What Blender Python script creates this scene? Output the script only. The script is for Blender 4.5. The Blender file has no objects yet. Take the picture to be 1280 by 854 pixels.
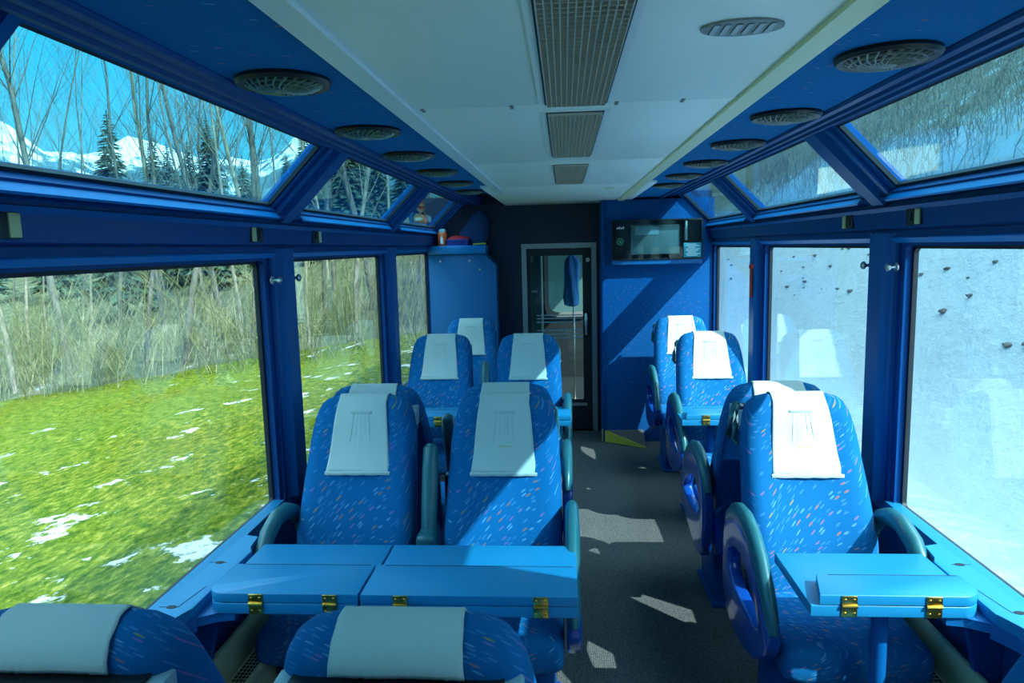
import bpy, bmesh, math, random
from math import sin, cos, pi, radians, sqrt, atan2
from mathutils import Vector, Matrix, noise
random.seed(11)
SC = bpy.context.scene
COL = SC.collection

# ------------------------------------------------------------------ materials
def new_mat(name):
    m = bpy.data.materials.new(name); m.use_nodes = True
    nt = m.node_tree
    return m, nt, nt.nodes, nt.links, nt.nodes['Principled BSDF']

def plain(name, col, rough=.5, metal=0., spec=.5, bump=0., bscale=200., coat=0.):
    m, nt, N, L, b = new_mat(name)
    b.inputs['Base Color'].default_value = (*col, 1)
    b.inputs['Roughness'].default_value = rough
    b.inputs['Metallic'].default_value = metal
    b.inputs['Specular IOR Level'].default_value = spec
    if coat: b.inputs['Coat Weight'].default_value = coat
    tc = N.new('ShaderNodeTexCoord')
    nz = N.new('ShaderNodeTexNoise'); nz.inputs['Scale'].default_value = bscale; nz.inputs['Detail'].default_value = 3
    L.new(tc.outputs['Object'], nz.inputs['Vector'])
    if bump:
        bp = N.new('ShaderNodeBump'); bp.inputs['Strength'].default_value = bump; bp.inputs['Distance'].default_value = .002
        L.new(nz.outputs['Fac'], bp.inputs['Height']); L.new(bp.outputs['Normal'], b.inputs['Normal'])
    else:
        mp = N.new('ShaderNodeMapRange'); mp.inputs['To Min'].default_value = rough * .9; mp.inputs['To Max'].default_value = min(1, rough * 1.1)
        nz.inputs['Scale'].default_value = 12
        L.new(nz.outputs['Fac'], mp.inputs['Value']); L.new(mp.outputs['Result'], b.inputs['Roughness'])
    return m

def ramp(N, stops, interp='LINEAR'):
    r = N.new('ShaderNodeValToRGB'); r.color_ramp.interpolation = interp
    e = r.color_ramp.elements
    e[0].position, e[0].color = stops[0][0], (*stops[0][1], 1)
    e[1].position, e[1].color = stops[1][0], (*stops[1][1], 1)
    for p, c in stops[2:]:
        x = e.new(p); x.color = (*c, 1)
    return r

def fabric(name, base, dens=.6, ua=(1, 0, 0), va=(0, -.8, 1), ang=26, cell=(25, 128), bump=.35, gain=1.):
    """woven blue cloth with short slanted flecks of pale blue, pink, orange and yellow"""
    m, nt, N, L, b = new_mat(name)
    tc = N.new('ShaderNodeTexCoord')
    U, V_ = Vector(ua), Vector(va); c_, s_ = cos(radians(ang)), sin(radians(ang))
    cb = N.new('ShaderNodeCombineXYZ')
    for k, vec in enumerate(((U * c_ + V_ * s_) * cell[0], (V_ * c_ - U * s_) * cell[1])):
        d_ = N.new('ShaderNodeVectorMath'); d_.operation = 'DOT_PRODUCT'; d_.inputs[1].default_value = vec
        L.new(tc.outputs['Object'], d_.inputs[0]); L.new(d_.outputs['Value'], cb.inputs[k])
    vo = N.new('ShaderNodeTexVoronoi'); vo.voronoi_dimensions = '2D'; vo.inputs['Scale'].default_value = 1; vo.inputs['Randomness'].default_value = .85
    L.new(cb.outputs['Vector'], vo.inputs['Vector'])
    lt = N.new('ShaderNodeMapRange'); lt.inputs['From Min'].default_value = .21; lt.inputs['From Max'].default_value = .30
    lt.inputs['To Min'].default_value = 1; lt.inputs['To Max'].default_value = 0
    L.new(vo.outputs['Distance'], lt.inputs['Value'])
    sep = N.new('ShaderNodeSeparateColor'); L.new(vo.outputs['Color'], sep.inputs['Color'])
    on = N.new('ShaderNodeMath'); on.operation = 'LESS_THAN'; on.inputs[1].default_value = dens
    L.new(sep.outputs['Green'], on.inputs[0])
    mu = N.new('ShaderNodeMath'); mu.operation = 'MULTIPLY'
    L.new(lt.outputs['Result'], mu.inputs[0]); L.new(on.outputs['Value'], mu.inputs[1])
    k = gain
    r = ramp(N, [(0, (.05*k, .30*k, .75*k)), (.40, (.12*k, .42*k, .80*k)), (.60, (.03*k, .26*k, .68*k)), (.78, (.26*k, .22*k, .62*k)), (.90, (.40*k, .24*k, .26*k)), (.96, (.38*k, .36*k, .18*k))], 'CONSTANT')
    L.new(sep.outputs['Red'], r.inputs['Fac'])
    mx = N.new('ShaderNodeMix'); mx.data_type = 'RGBA'
    mx.inputs[6].default_value = (*base, 1)
    L.new(mu.outputs['Value'], mx.inputs[0]); L.new(r.outputs['Color'], mx.inputs[7])
    L.new(mx.outputs[2], b.inputs['Base Color'])
    b.inputs['Roughness'].default_value = .85
    b.inputs['Specular IOR Level'].default_value = .12
    nz = N.new('ShaderNodeTexNoise'); nz.inputs['Scale'].default_value = 420; nz.inputs['Detail'].default_value = 2
    L.new(tc.outputs['Object'], nz.inputs['Vector'])
    bp = N.new('ShaderNodeBump'); bp.inputs['Strength'].default_value = bump; bp.inputs['Distance'].default_value = .002
    L.new(nz.outputs['Fac'], bp.inputs['Height']); L.new(bp.outputs['Normal'], b.inputs['Normal'])
    return m

def glass_mat(name, tint, refl=.9, ior=1.5):
    m, nt, N, L, b = new_mat(name); N.remove(b)
    out = N['Material Output']
    t = N.new('ShaderNodeBsdfTransparent'); t.inputs['Color'].default_value = (*tint, 1)
    g = N.new('ShaderNodeBsdfGlossy'); g.inputs['Roughness'].default_value = .015; g.inputs['Color'].default_value = (refl, refl, refl, 1)
    # Schlick reflectance of each face of the pane
    lw = N.new('ShaderNodeLayerWeight'); lw.inputs['Blend'].default_value = .5
    pw = N.new('ShaderNodeMath'); pw.operation = 'POWER'; pw.inputs[1].default_value = 5
    L.new(lw.outputs['Facing'], pw.inputs[0])
    f = N.new('ShaderNodeMapRange'); f0 = ((ior - 1) / (ior + 1)) ** 2
    f.inputs['To Min'].default_value = f0; f.inputs['To Max'].default_value = 1
    L.new(pw.outputs['Value'], f.inputs['Value'])
    x = N.new('ShaderNodeMixShader')
    L.new(f.outputs['Result'], x.inputs['Fac']); L.new(t.outputs['BSDF'], x.inputs[1]); L.new(g.outputs['BSDF'], x.inputs[2])
    L.new(x.outputs['Shader'], out.inputs['Surface'])
    return m

def noisy(name, stops, scale=4., detail=6., rough=.9, bump=.5, dist=.05, coord='Object', stretch=(1, 1, 1), rscale=.6, spec=.2):
    m, nt, N, L, b = new_mat(name)
    tc = N.new('ShaderNodeTexCoord')
    mp = N.new('ShaderNodeMapping'); mp.inputs['Scale'].default_value = stretch
    L.new(tc.outputs[coord], mp.inputs['Vector'])
    nz = N.new('ShaderNodeTexNoise'); nz.inputs['Scale'].default_value = scale; nz.inputs['Detail'].default_value = detail; nz.inputs['Roughness'].default_value = rscale
    L.new(mp.outputs['Vector'], nz.inputs['Vector'])
    r = ramp(N, stops); L.new(nz.outputs['Fac'], r.inputs['Fac'])
    L.new(r.outputs['Color'], b.inputs['Base Color'])
    b.inputs['Roughness'].default_value = rough; b.inputs['Specular IOR Level'].default_value = spec
    if bump:
        bp = N.new('ShaderNodeBump'); bp.inputs['Strength'].default_value = bump; bp.inputs['Distance'].default_value = dist
        L.new(nz.outputs['Fac'], bp.inputs['Height']); L.new(bp.outputs['Normal'], b.inputs['Normal'])
    return m

M = {}
M['seat'] = fabric('seat_cloth', (.002, .120, .34), dens=.50, gain=.62)
M['wallcloth'] = fabric('bulkhead_cloth', (.002, .085, .30), dens=.12, cell=(36, 110), gain=.45)
M['soffitcloth'] = fabric('soffit_cloth', (.001, .160, .44), dens=.10, va=(0, 1, 0), cell=(30, 80), gain=.7)
M['paint'] = plain('blue_painted_metal', (.002, .100, .34), .36, spec=.22)
M['paint_d'] = plain('dark_blue_painted_metal', (.001, .062, .25), .36, spec=.16)
M['sillpaint'] = plain('bright_blue_sill', (.003, .19, .56), .35)
M['table'] = plain('blue_laminate', (.008, .215, .46), .38, bump=.12, bscale=600)
M['table_edge'] = plain('blue_table_edging', (.004, .125, .37), .38)
M['shell'] = plain('glossy_blue_plastic', (.004, .060, .33), .18, coat=.6)
M['teal'] = plain('teal_vinyl', (.016, .120, .155), .33, bump=.1, bscale=350, coat=.15)
M['cover'] = plain('white_cloth', (.53, .60, .60), .9, bump=.4, bscale=500, spec=.15)
M['yellowmark'] = plain('yellow_thread', (.75, .55, .08), .7)
M['black'] = plain('black_plastic', (.012, .014, .016), .4)
M['rubber'] = plain('dark_gasket', (.006, .012, .022), .55)
M['greyclip'] = plain('pale_grey_plastic', (.30, .45, .52), .4)
M['brass'] = plain('brass', (.72, .46, .10), .28, metal=1.)
M['steel'] = plain('brushed_steel', (.62, .64, .65), .3, metal=1.)
M['alu'] = plain('grey_aluminium', (.36, .40, .40), .38, metal=.6)
M['white'] = plain('white_ceiling_panel', (.92, .95, .91), .4, bump=.02, bscale=60)
M['trim_white'] = plain('white_edge_strip', (.80, .86, .86), .35)
M['trim_cream'] = plain('cream_edge_strip', (.82, .80, .52), .4)
M['navy'] = plain('navy_wall', (.003, .012, .04), .5)
M['cream'] = plain('cream_enamel', (.62, .58, .36), .4)
M['louvre'] = plain('metal_louvre', (.78, .70, .60), .4, metal=.5)
M['grey'] = plain('mid_grey_plastic', (.25, .27, .27), .5)
M['ventgreen'] = plain('grey_green_vent_metal', (.17, .26, .23), .32, metal=.4)
M['red'] = plain('red_plastic', (.62, .03, .02), .4)
M['redcloth'] = plain('red_cloth', (.60, .02, .03), .85, bump=.4)
M['orange'] = plain('orange_red_enamel', (.75, .12, .04), .35)
M['basketblue'] = plain('blue_basket_plastic', (.03, .08, .45), .4)
M['jacket'] = plain('dark_blue_jacket_cloth', (.010, .050, .17), .8, bump=.4)
M['coat'] = plain('bright_blue_coat_cloth', (.06, .34, .85), .75, bump=.4)
M['yellow'] = plain('yellow_paint', (.62, .50, .06), .55)
M['sticker'] = plain('pale_yellow_sticker', (.62, .60, .30), .6)
M['notice'] = plain('teal_notice', (.02, .30, .42), .5)
M['print'] = plain('white_print', (.85, .9, .9), .6)
M['greenled'] = plain('green_emblem', (.10, .45, .25), .5)
M['screen'] = plain('dark_screen_glass', (.008, .012, .016), .05, spec=.8)
M['screenface'] = plain('pale_display_surface', (.16, .24, .27), .2)
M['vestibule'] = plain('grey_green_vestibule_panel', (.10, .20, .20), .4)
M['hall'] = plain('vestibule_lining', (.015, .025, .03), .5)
M['glass'] = glass_mat('window_glass', (.86, .97, .98))
M['roofglass'] = glass_mat('tinted_roof_glass', (.55, .80, .86), ior=1.55)
M['doorglass'] = glass_mat('smoked_door_glass', (.78, .88, .88), ior=1.5)
M['casebg'] = glass_mat('clear_case_glass', (.85, .92, .92), ior=1.5)
M['brown'] = plain('thin_dark_line', (.004, .02, .06), .7)

def carpet():
    m, nt, N, L, b = new_mat('grey_ribbed_carpet')
    tc = N.new('ShaderNodeTexCoord')
    vo = N.new('ShaderNodeTexVoronoi'); vo.inputs['Scale'].default_value = 110; vo.inputs['Randomness'].default_value = .35
    L.new(tc.outputs['Object'], vo.inputs['Vector'])
    r = ramp(N, [(0, (.20, .22, .23)), (.8, (.026, .030, .034))])
    L.new(vo.outputs['Distance'], r.inputs['Fac'])
    nz = N.new('ShaderNodeTexNoise'); nz.inputs['Scale'].default_value = 3; L.new(tc.outputs['Object'], nz.inputs['Vector'])
    mx = N.new('ShaderNodeMix'); mx.data_type = 'RGBA'; mx.blend_type = 'MULTIPLY'; mx.inputs[0].default_value = .35
    L.new(r.outputs['Color'], mx.inputs[6]); L.new(nz.outputs['Fac'], mx.inputs[7])
    L.new(mx.outputs[2], b.inputs['Base Color'])
    b.inputs['Roughness'].default_value = .9; b.inputs['Specular IOR Level'].default_value = .15
    bp = N.new('ShaderNodeBump'); bp.inputs['Strength'].default_value = .5; bp.inputs['Distance'].default_value = .003; bp.invert = True
    L.new(vo.outputs['Distance'], bp.inputs['Height']); L.new(bp.outputs['Normal'], b.inputs['Normal'])
    return m
M['carpet'] = carpet()

def meadow_mat():
    m, nt, N, L, b = new_mat('meadow_grass_with_snow_patches')
    tc = N.new('ShaderNodeTexCoord')
    mp = N.new('ShaderNodeMapping'); mp.inputs['Scale'].default_value = (1.6, .8, 1); mp.inputs['Rotation'].default_value = (0, 0, .3)
    L.new(tc.outputs['Object'], mp.inputs['Vector'])
    n1 = N.new('ShaderNodeTexNoise'); n1.inputs['Scale'].default_value = 7.5; n1.inputs['Detail'].default_value = 9; n1.inputs['Roughness'].default_value = .82
    L.new(mp.outputs['Vector'], n1.inputs['Vector'])
    r = ramp(N, [(.33, (.010, .030, .004)), (.45, (.045, .086, .006)), (.55, (.125, .155, .013)), (.67, (.30, .27, .07))])
    L.new(n1.outputs['Fac'], r.inputs['Fac'])
    n3 = N.new('ShaderNodeTexNoise'); n3.inputs['Scale'].default_value = .35; n3.inputs['Detail'].default_value = 3
    L.new(tc.outputs['Object'], n3.inputs['Vector'])
    r3 = ramp(N, [(.42, (1, 1, 1)), (.68, (1.0, .86, .7))]); L.new(n3.outputs['Fac'], r3.inputs['Fac'])
    mm = N.new('ShaderNodeMix'); mm.data_type = 'RGBA'; mm.blend_type = 'MULTIPLY'; mm.inputs[0].default_value = 1
    L.new(r.outputs['Color'], mm.inputs[6]); L.new(r3.outputs['Color'], mm.inputs[7])
    # thin snow lying where large scale noise is high and the ground is near the line
    n2 = N.new('ShaderNodeTexNoise'); n2.inputs['Scale'].default_value = 1.3; n2.inputs['Detail'].default_value = 7; n2.inputs['Roughness'].default_value = .68
    L.new(tc.outputs['Object'], n2.inputs['Vector'])
    sx_ = N.new('ShaderNodeSeparateXYZ'); L.new(tc.outputs['Object'], sx_.inputs['Vector'])
    dx_ = N.new('ShaderNodeMapRange'); dx_.inputs['From Min'].default_value = -11; dx_.inputs['From Max'].default_value = -5; dx_.inputs['To Min'].default_value = -.10; dx_.inputs['To Max'].default_value = .012
    L.new(sx_.outputs['X'], dx_.inputs['Value'])
    ad_ = N.new('ShaderNodeMath'); ad_.operation = 'ADD'; L.new(n2.outputs['Fac'], ad_.inputs[0]); L.new(dx_.outputs['Result'], ad_.inputs[1])
    rs = ramp(N, [(.60, (0, 0, 0)), (.635, (1, 1, 1))]); L.new(ad_.outputs['Value'], rs.inputs['Fac'])
    mx = N.new('ShaderNodeMix'); mx.data_type = 'RGBA'
    L.new(rs.outputs['Color'], mx.inputs[0]); L.new(mm.outputs[2], mx.inputs[6]); mx.inputs[7].default_value = (.46, .49, .52, 1)
    L.new(mx.outputs[2], b.inputs['Base Color'])
    b.inputs['Roughness'].default_value = .95; b.inputs['Specular IOR Level'].default_value = .05
    bp = N.new('ShaderNodeBump'); bp.inputs['Strength'].default_value = .55; bp.inputs['Distance'].default_value = .06
    L.new(n1.outputs['Fac'], bp.inputs['Height']); L.new(bp.outputs['Normal'], b.inputs['Normal'])
    return m
M['meadow'] = meadow_mat()

def bank_mat():
    m, nt, N, L, b = new_mat('snow_with_brown_scree_higher_up')
    tc = N.new('ShaderNodeTexCoord')
    sp = N.new('ShaderNodeSeparateXYZ'); L.new(tc.outputs['Object'], sp.inputs['Vector'])
    n1 = N.new('ShaderNodeTexNoise'); n1.inputs['Scale'].default_value = .9; n1.inputs['Detail'].default_value = 9; n1.inputs['Roughness'].default_value = .7
    L.new(tc.outputs['Object'], n1.inputs['Vector'])
    z = N.new('ShaderNodeMapRange'); z.inputs['From Min'].default_value = 1.6; z.inputs['From Max'].default_value = 4.6; z.inputs['To Min'].default_value = -.30; z.inputs['To Max'].default_value = .05
    L.new(sp.outputs['Z'], z.inputs['Value'])
    ad = N.new('ShaderNodeMath'); ad.operation = 'ADD'; L.new(z.outputs['Result'], ad.inputs[0]); L.new(n1.outputs['Fac'], ad.inputs[1])
    rs = ramp(N, [(.46, (0, 0, 0)), (.56, (1, 1, 1))]); L.new(ad.outputs['Value'], rs.inputs['Fac'])
    n2 = N.new('ShaderNodeTexNoise'); n2.inputs['Scale'].default_value = 6; n2.inputs['Detail'].default_value = 6
    L.new(tc.outputs['Object'], n2.inputs['Vector'])
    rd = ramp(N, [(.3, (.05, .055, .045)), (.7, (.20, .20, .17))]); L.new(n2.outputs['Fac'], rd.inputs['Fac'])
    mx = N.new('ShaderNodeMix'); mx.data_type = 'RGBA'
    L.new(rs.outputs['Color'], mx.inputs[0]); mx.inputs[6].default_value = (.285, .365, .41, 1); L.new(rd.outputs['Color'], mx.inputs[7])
    L.new(mx.outputs[2], b.inputs['Base Color'])
    b.inputs['Roughness'].default_value = .85; b.inputs['Specular IOR Level'].default_value = .2
    bp = N.new('ShaderNodeBump'); bp.inputs['Strength'].default_value = .8; bp.inputs['Distance'].default_value = .22
    L.new(n1.outputs['Fac'], bp.inputs['Height']); L.new(bp.outputs['Normal'], b.inputs['Normal'])
    return m
M['bank'] = bank_mat()
def mountain_mat():
    m, nt, N, L, b = new_mat('snowy_forested_mountain')
    tc = N.new('ShaderNodeTexCoord'); sp = N.new('ShaderNodeSeparateXYZ'); L.new(tc.outputs['Object'], sp.inputs['Vector'])
    nz = N.new('ShaderNodeTexNoise'); nz.inputs['Scale'].default_value = .03; nz.inputs['Detail'].default_value = 9; nz.inputs['Roughness'].default_value = .72
    L.new(tc.outputs['Object'], nz.inputs['Vector'])
    zz = N.new('ShaderNodeMapRange'); zz.inputs['From Min'].default_value = 25; zz.inputs['From Max'].default_value = 75; zz.inputs['To Min'].default_value = -.14; zz.inputs['To Max'].default_value = .16
    L.new(sp.outputs['Z'], zz.inputs['Value'])
    ad = N.new('ShaderNodeMath'); ad.operation = 'ADD'; L.new(nz.outputs['Fac'], ad.inputs[0]); L.new(zz.outputs['Result'], ad.inputs[1])
    r = ramp(N, [(.40, (.030, .085, .105)), (.50, (.075, .16, .19)), (.545, (.62, .72, .78)), (.8, (.72, .80, .84))]); L.new(ad.outputs['Value'], r.inputs['Fac'])  # bluish forest tones carry the distance haze in the colour
    L.new(r.outputs['Color'], b.inputs['Base Color']); b.inputs['Roughness'].default_value = .95; b.inputs['Specular IOR Level'].default_value = .05
    return m
M['mount'] = mountain_mat()
M['rockmat'] = noisy('dark_rock', [(.3, (.03, .035, .04)), (.7, (.16, .16, .15))], 6, 5, bump=.6, dist=.03)
M['bark'] = noisy('pale_bark', [(.3, (.10, .10, .08)), (.6, (.27, .265, .215))], 5, 6, bump=.4, dist=.02, stretch=(2, 2, .7))
M['barkdark'] = noisy('grey_bark', [(.3, (.05, .055, .05)), (.7, (.16, .165, .14))], 5, 6, bump=.4, dist=.02, stretch=(2, 2, .7))
M['twig'] = noisy('dry_twigs', [(.3, (.075, .095, .035)), (.5, (.17, .185, .085)), (.7, (.34, .33, .22))], .8, 5, bump=0)
M['twiggrey'] = noisy('grey_brown_twigs', [(.3, (.11, .115, .10)), (.7, (.30, .30, .27))], .8, 5, bump=0)
M['needle'] = noisy('conifer_needles', [(.3, (.010, .035, .025)), (.7, (.045, .10, .060))], 3, 5, bump=0)
M['woodfloor'] = noisy('woodland_litter', [(.35, (.025, .040, .018)), (.52, (.070, .085, .040)), (.66, (.13, .135, .085)), (.76, (.50, .55, .58))], .8, 8, bump=.6, dist=.1, rscale=.7)

# ------------------------------------------------------------------ mesh helpers
class MB:
    def __init__(s): s.bm = bmesh.new()
    def box(s, x0, x1, y0, y1, z0, z1, bev=0., seg=2, mat4=None):
        bm = s.bm
        vs = [bm.verts.new((x, y, z)) for x in (x0, x1) for y in (y0, y1) for z in (z0, z1)]
        q = [(0, 1, 3, 2), (4, 6, 7, 5), (0, 4, 5, 1), (2, 3, 7, 6), (0, 2, 6, 4), (1, 5, 7, 3)]
        fs = [bm.faces.new([vs[i] for i in f]) for f in q]
        if bev:
            es = list({e for f in fs for e in f.edges})
            r = bmesh.ops.bevel(bm, geom=es, offset=bev, segments=seg, profile=.5, affect='EDGES', clamp_overlap=True)
            vs = list({v for f in r['faces'] for v in f.verts} | {v for v in vs if v.is_valid})
        if mat4 is not None: bmesh.ops.transform(bm, matrix=mat4, verts=[v for v in vs if v.is_valid])
        return s
    def prism(s, poly, axis, a, b, bev=0., seg=2):
        """polygon (two coords) extruded along axis 'X','Y' or 'Z' from a to b"""
        def P(u, v, t): return {'X': (t, u, v), 'Y': (u, t, v), 'Z': (u, v, t)}[axis]
        bm = s.bm
        A = [bm.verts.new(P(u, v, a)) for u, v in poly]; B = [bm.verts.new(P(u, v, b)) for u, v in poly]
        n = len(poly); fs = [bm.faces.new(A), bm.faces.new(B[::-1])]
        for i in range(n): fs.append(bm.faces.new((A[i], B[i], B[(i + 1) % n], A[(i + 1) % n])))
        if bev:
            es = [e for f in fs[:2] for e in f.edges]
            bmesh.ops.bevel(bm, geom=es, offset=bev, segments=seg, profile=.5, affect='EDGES', clamp_overlap=True)
        return s
    def loft(s, rings, closed=True, cap=True):
        bm = s.bm
        R = [[bm.verts.new(p) for p in r] for r in rings]
        n = len(R[0])
        for a, b in zip(R[:-1], R[1:]):
            for i in range(n if closed else n - 1):
                j = (i + 1) % n
                bm.faces.new((a[i], a[j], b[j], b[i]))
        if cap and closed:
            bm.faces.new(R[0][::-1]); bm.faces.new(R[-1])
        return s
    def tube(s, pts, rad, n=8, flat=1., cap=True, up=Vector((0, 0, 1))):
        pts = [Vector(p) for p in pts]
        if not isinstance(rad, (list, tuple)): rad = [rad] * len(pts)
        rings = []
        for i, p in enumerate(pts):
            t = (pts[min(i + 1, len(pts) - 1)] - pts[max(i - 1, 0)])
            if t.length < 1e-9: t = Vector((0, 0, 1))
            t.normalize()
            u = up if abs(t.dot(up)) < .97 else Vector((1, 0, 0))
            a = t.cross(u).normalized(); b = a.cross(t)
            rings.append([p + a * cos(2 * pi * k / n) * rad[i] + b * sin(2 * pi * k / n) * rad[i] * flat for k in range(n)])
        return s.loft(rings, True, cap)
    def lathe(s, prof, c=(0, 0, 0), n=24, cap=True):
        c = Vector(c)
        return s.loft([[c + Vector((r * cos(2 * pi * k / n), r * sin(2 * pi * k / n), z)) for k in range(n)] for r, z in prof], True, cap)
    def build(s, name, mat, parent=None, smooth=35, loc=None, link=True):
        bmesh.ops.recalc_face_normals(s.bm, faces=s.bm.faces)
        me = bpy.data.meshes.new(name); s.bm.to_mesh(me); s.bm.free()
        me.materials.append(mat)
        if smooth:
            me.polygons.foreach_set('use_smooth', [True] * len(me.polygons))
            me.set_sharp_from_angle(angle=radians(smooth))
        o = bpy.data.objects.new(name, me)
        if link: COL.objects.link(o)
        if parent is not None: o.parent = parent
        if loc is not None: o.location = loc
        return o

def tag(o, label=None, cat=None, group=None, kind=None):
    if label: o['label'] = label
    if cat: o['category'] = cat
    if group: o['group'] = group
    if kind: o['kind'] = kind
    return o
def thing(name, label, cat, loc=(0, 0, 0), rz=0, group=None):
    o = bpy.data.objects.new(name, None); COL.objects.link(o)
    o.location = loc; o.rotation_euler = (0, 0, rz); o.empty_display_size = .1
    return tag(o, label, cat, group)
def struct(o): o['kind'] = 'structure'; return o
def copy_tree(o, parent=None):
    c = o.copy(); COL.objects.link(c)
    if parent is not None: c.parent = parent
    for ch in list(o.children): copy_tree(ch, c)
    return c
def rrect(x0, x1, y0, y1, r, n=5):
    out = []
    for cx, cy, a0 in ((x1 - r, y1 - r, 0), (x0 + r, y1 - r, 90), (x0 + r, y0 + r, 180), (x1 - r, y0 + r, 270)):
        for k in range(n + 1):
            a = radians(a0 + 90 * k / n); out.append((cx + r * cos(a), cy + r * sin(a)))
    return out
def ringprism(s, outer, inner, axis, a, b):
    """ring between two equal-count contours, extruded"""
    def P(u, v, t): return {'X': (t, u, v), 'Y': (u, t, v), 'Z': (u, v, t)}[axis]
    bm = s.bm; n = len(outer)
    V = [[bm.verts.new(P(u, v, t)) for u, v in c] for c in (outer, inner) for t in (a, b)]
    oa, ob, ia, ib = V
    for i in range(n):
        j = (i + 1) % n
        bm.faces.new((oa[i], oa[j], ia[j], ia[i])); bm.faces.new((ob[j], ob[i], ib[i], ib[j]))
        bm.faces.new((oa[j], oa[i], ob[i], ob[j])); bm.faces.new((ia[i], ia[j], ib[j], ib[i]))
    return s
def lerp(a, b, t): return a + (b - a) * t
def interp(tab, x):
    if x <= tab[0][0]: return tab[0][1]
    for (x0, y0), (x1, y1) in zip(tab[:-1], tab[1:]):
        if x <= x1:
            t = (x - x0) / (x1 - x0); t = t * t * (3 - 2 * t) * .4 + t * .6
            return lerp(y0, y1, t)
    return tab[-1][1]

# ------------------------------------------------------------------ coach shell
Y0, Y1 = -2.9, 6.75           # behind the camera .. door wall
HW = 1.30                     # glass line
struct(MB().box(-1.36, 1.36, Y0, Y1, -.06, 0).build('floor', M['carpet']))
struct(MB().box(-1.33, 1.33, Y0 - .06, Y0, 0, 2.30).build('wall_rear', M['navy']))
# door wall with an opening for the door
dw = MB()
dw.box(-1.33, -.43, Y1, Y1 + .08, 0, 2.25).box(.27, 1.33, Y1, Y1 + .08, 0, 2.25).box(-.43, .27, Y1, Y1 + .08, 1.80, 2.25)
struct(dw.build('wall_front', M['navy']))
# white ceiling panels with seams
cl = MB()
seams = [Y0, -1.95, -.62, .71, 2.05, 3.39, 4.70]
for a, b in zip(seams[:-1], seams[1:]): cl.box(-.47, .47, a + .002, b - .002, 2.16, 2.185, .003)
cl.box(-.57, .57, 4.702, Y1, 2.16, 2.185, .003)
cl.box(-.94, .94, Y0, Y1 + .1, 2.27, 2.33)
struct(cl.build('ceiling', M['white']))
struct(MB().prism([(-.50, 2.15), (-.445, 2.15), (-.445, 2.16), (-.48, 2.185), (-.50, 2.185)], 'Y', Y0, 5.02).build('trim_1', M['trim_white']))
struct(MB().prism([(.50, 2.15), (.445, 2.15), (.445, 2.16), (.48, 2.185), (.50, 2.185)], 'Y', Y0, 6.35).build('trim_2', M['trim_cream']))
for s, n, ye in ((-1, 'soffit_meadow_side', 5.35), (1, 'soffit_snow_side', 6.35)):
    sf = MB(); sf.prism([(s * .48, 2.175), (s * .805, 2.175), (s * .805, 2.28), (s * .48, 2.28)], 'Y', Y0, ye)
    struct(sf.build('soffit', M['soffitcloth']))

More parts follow.
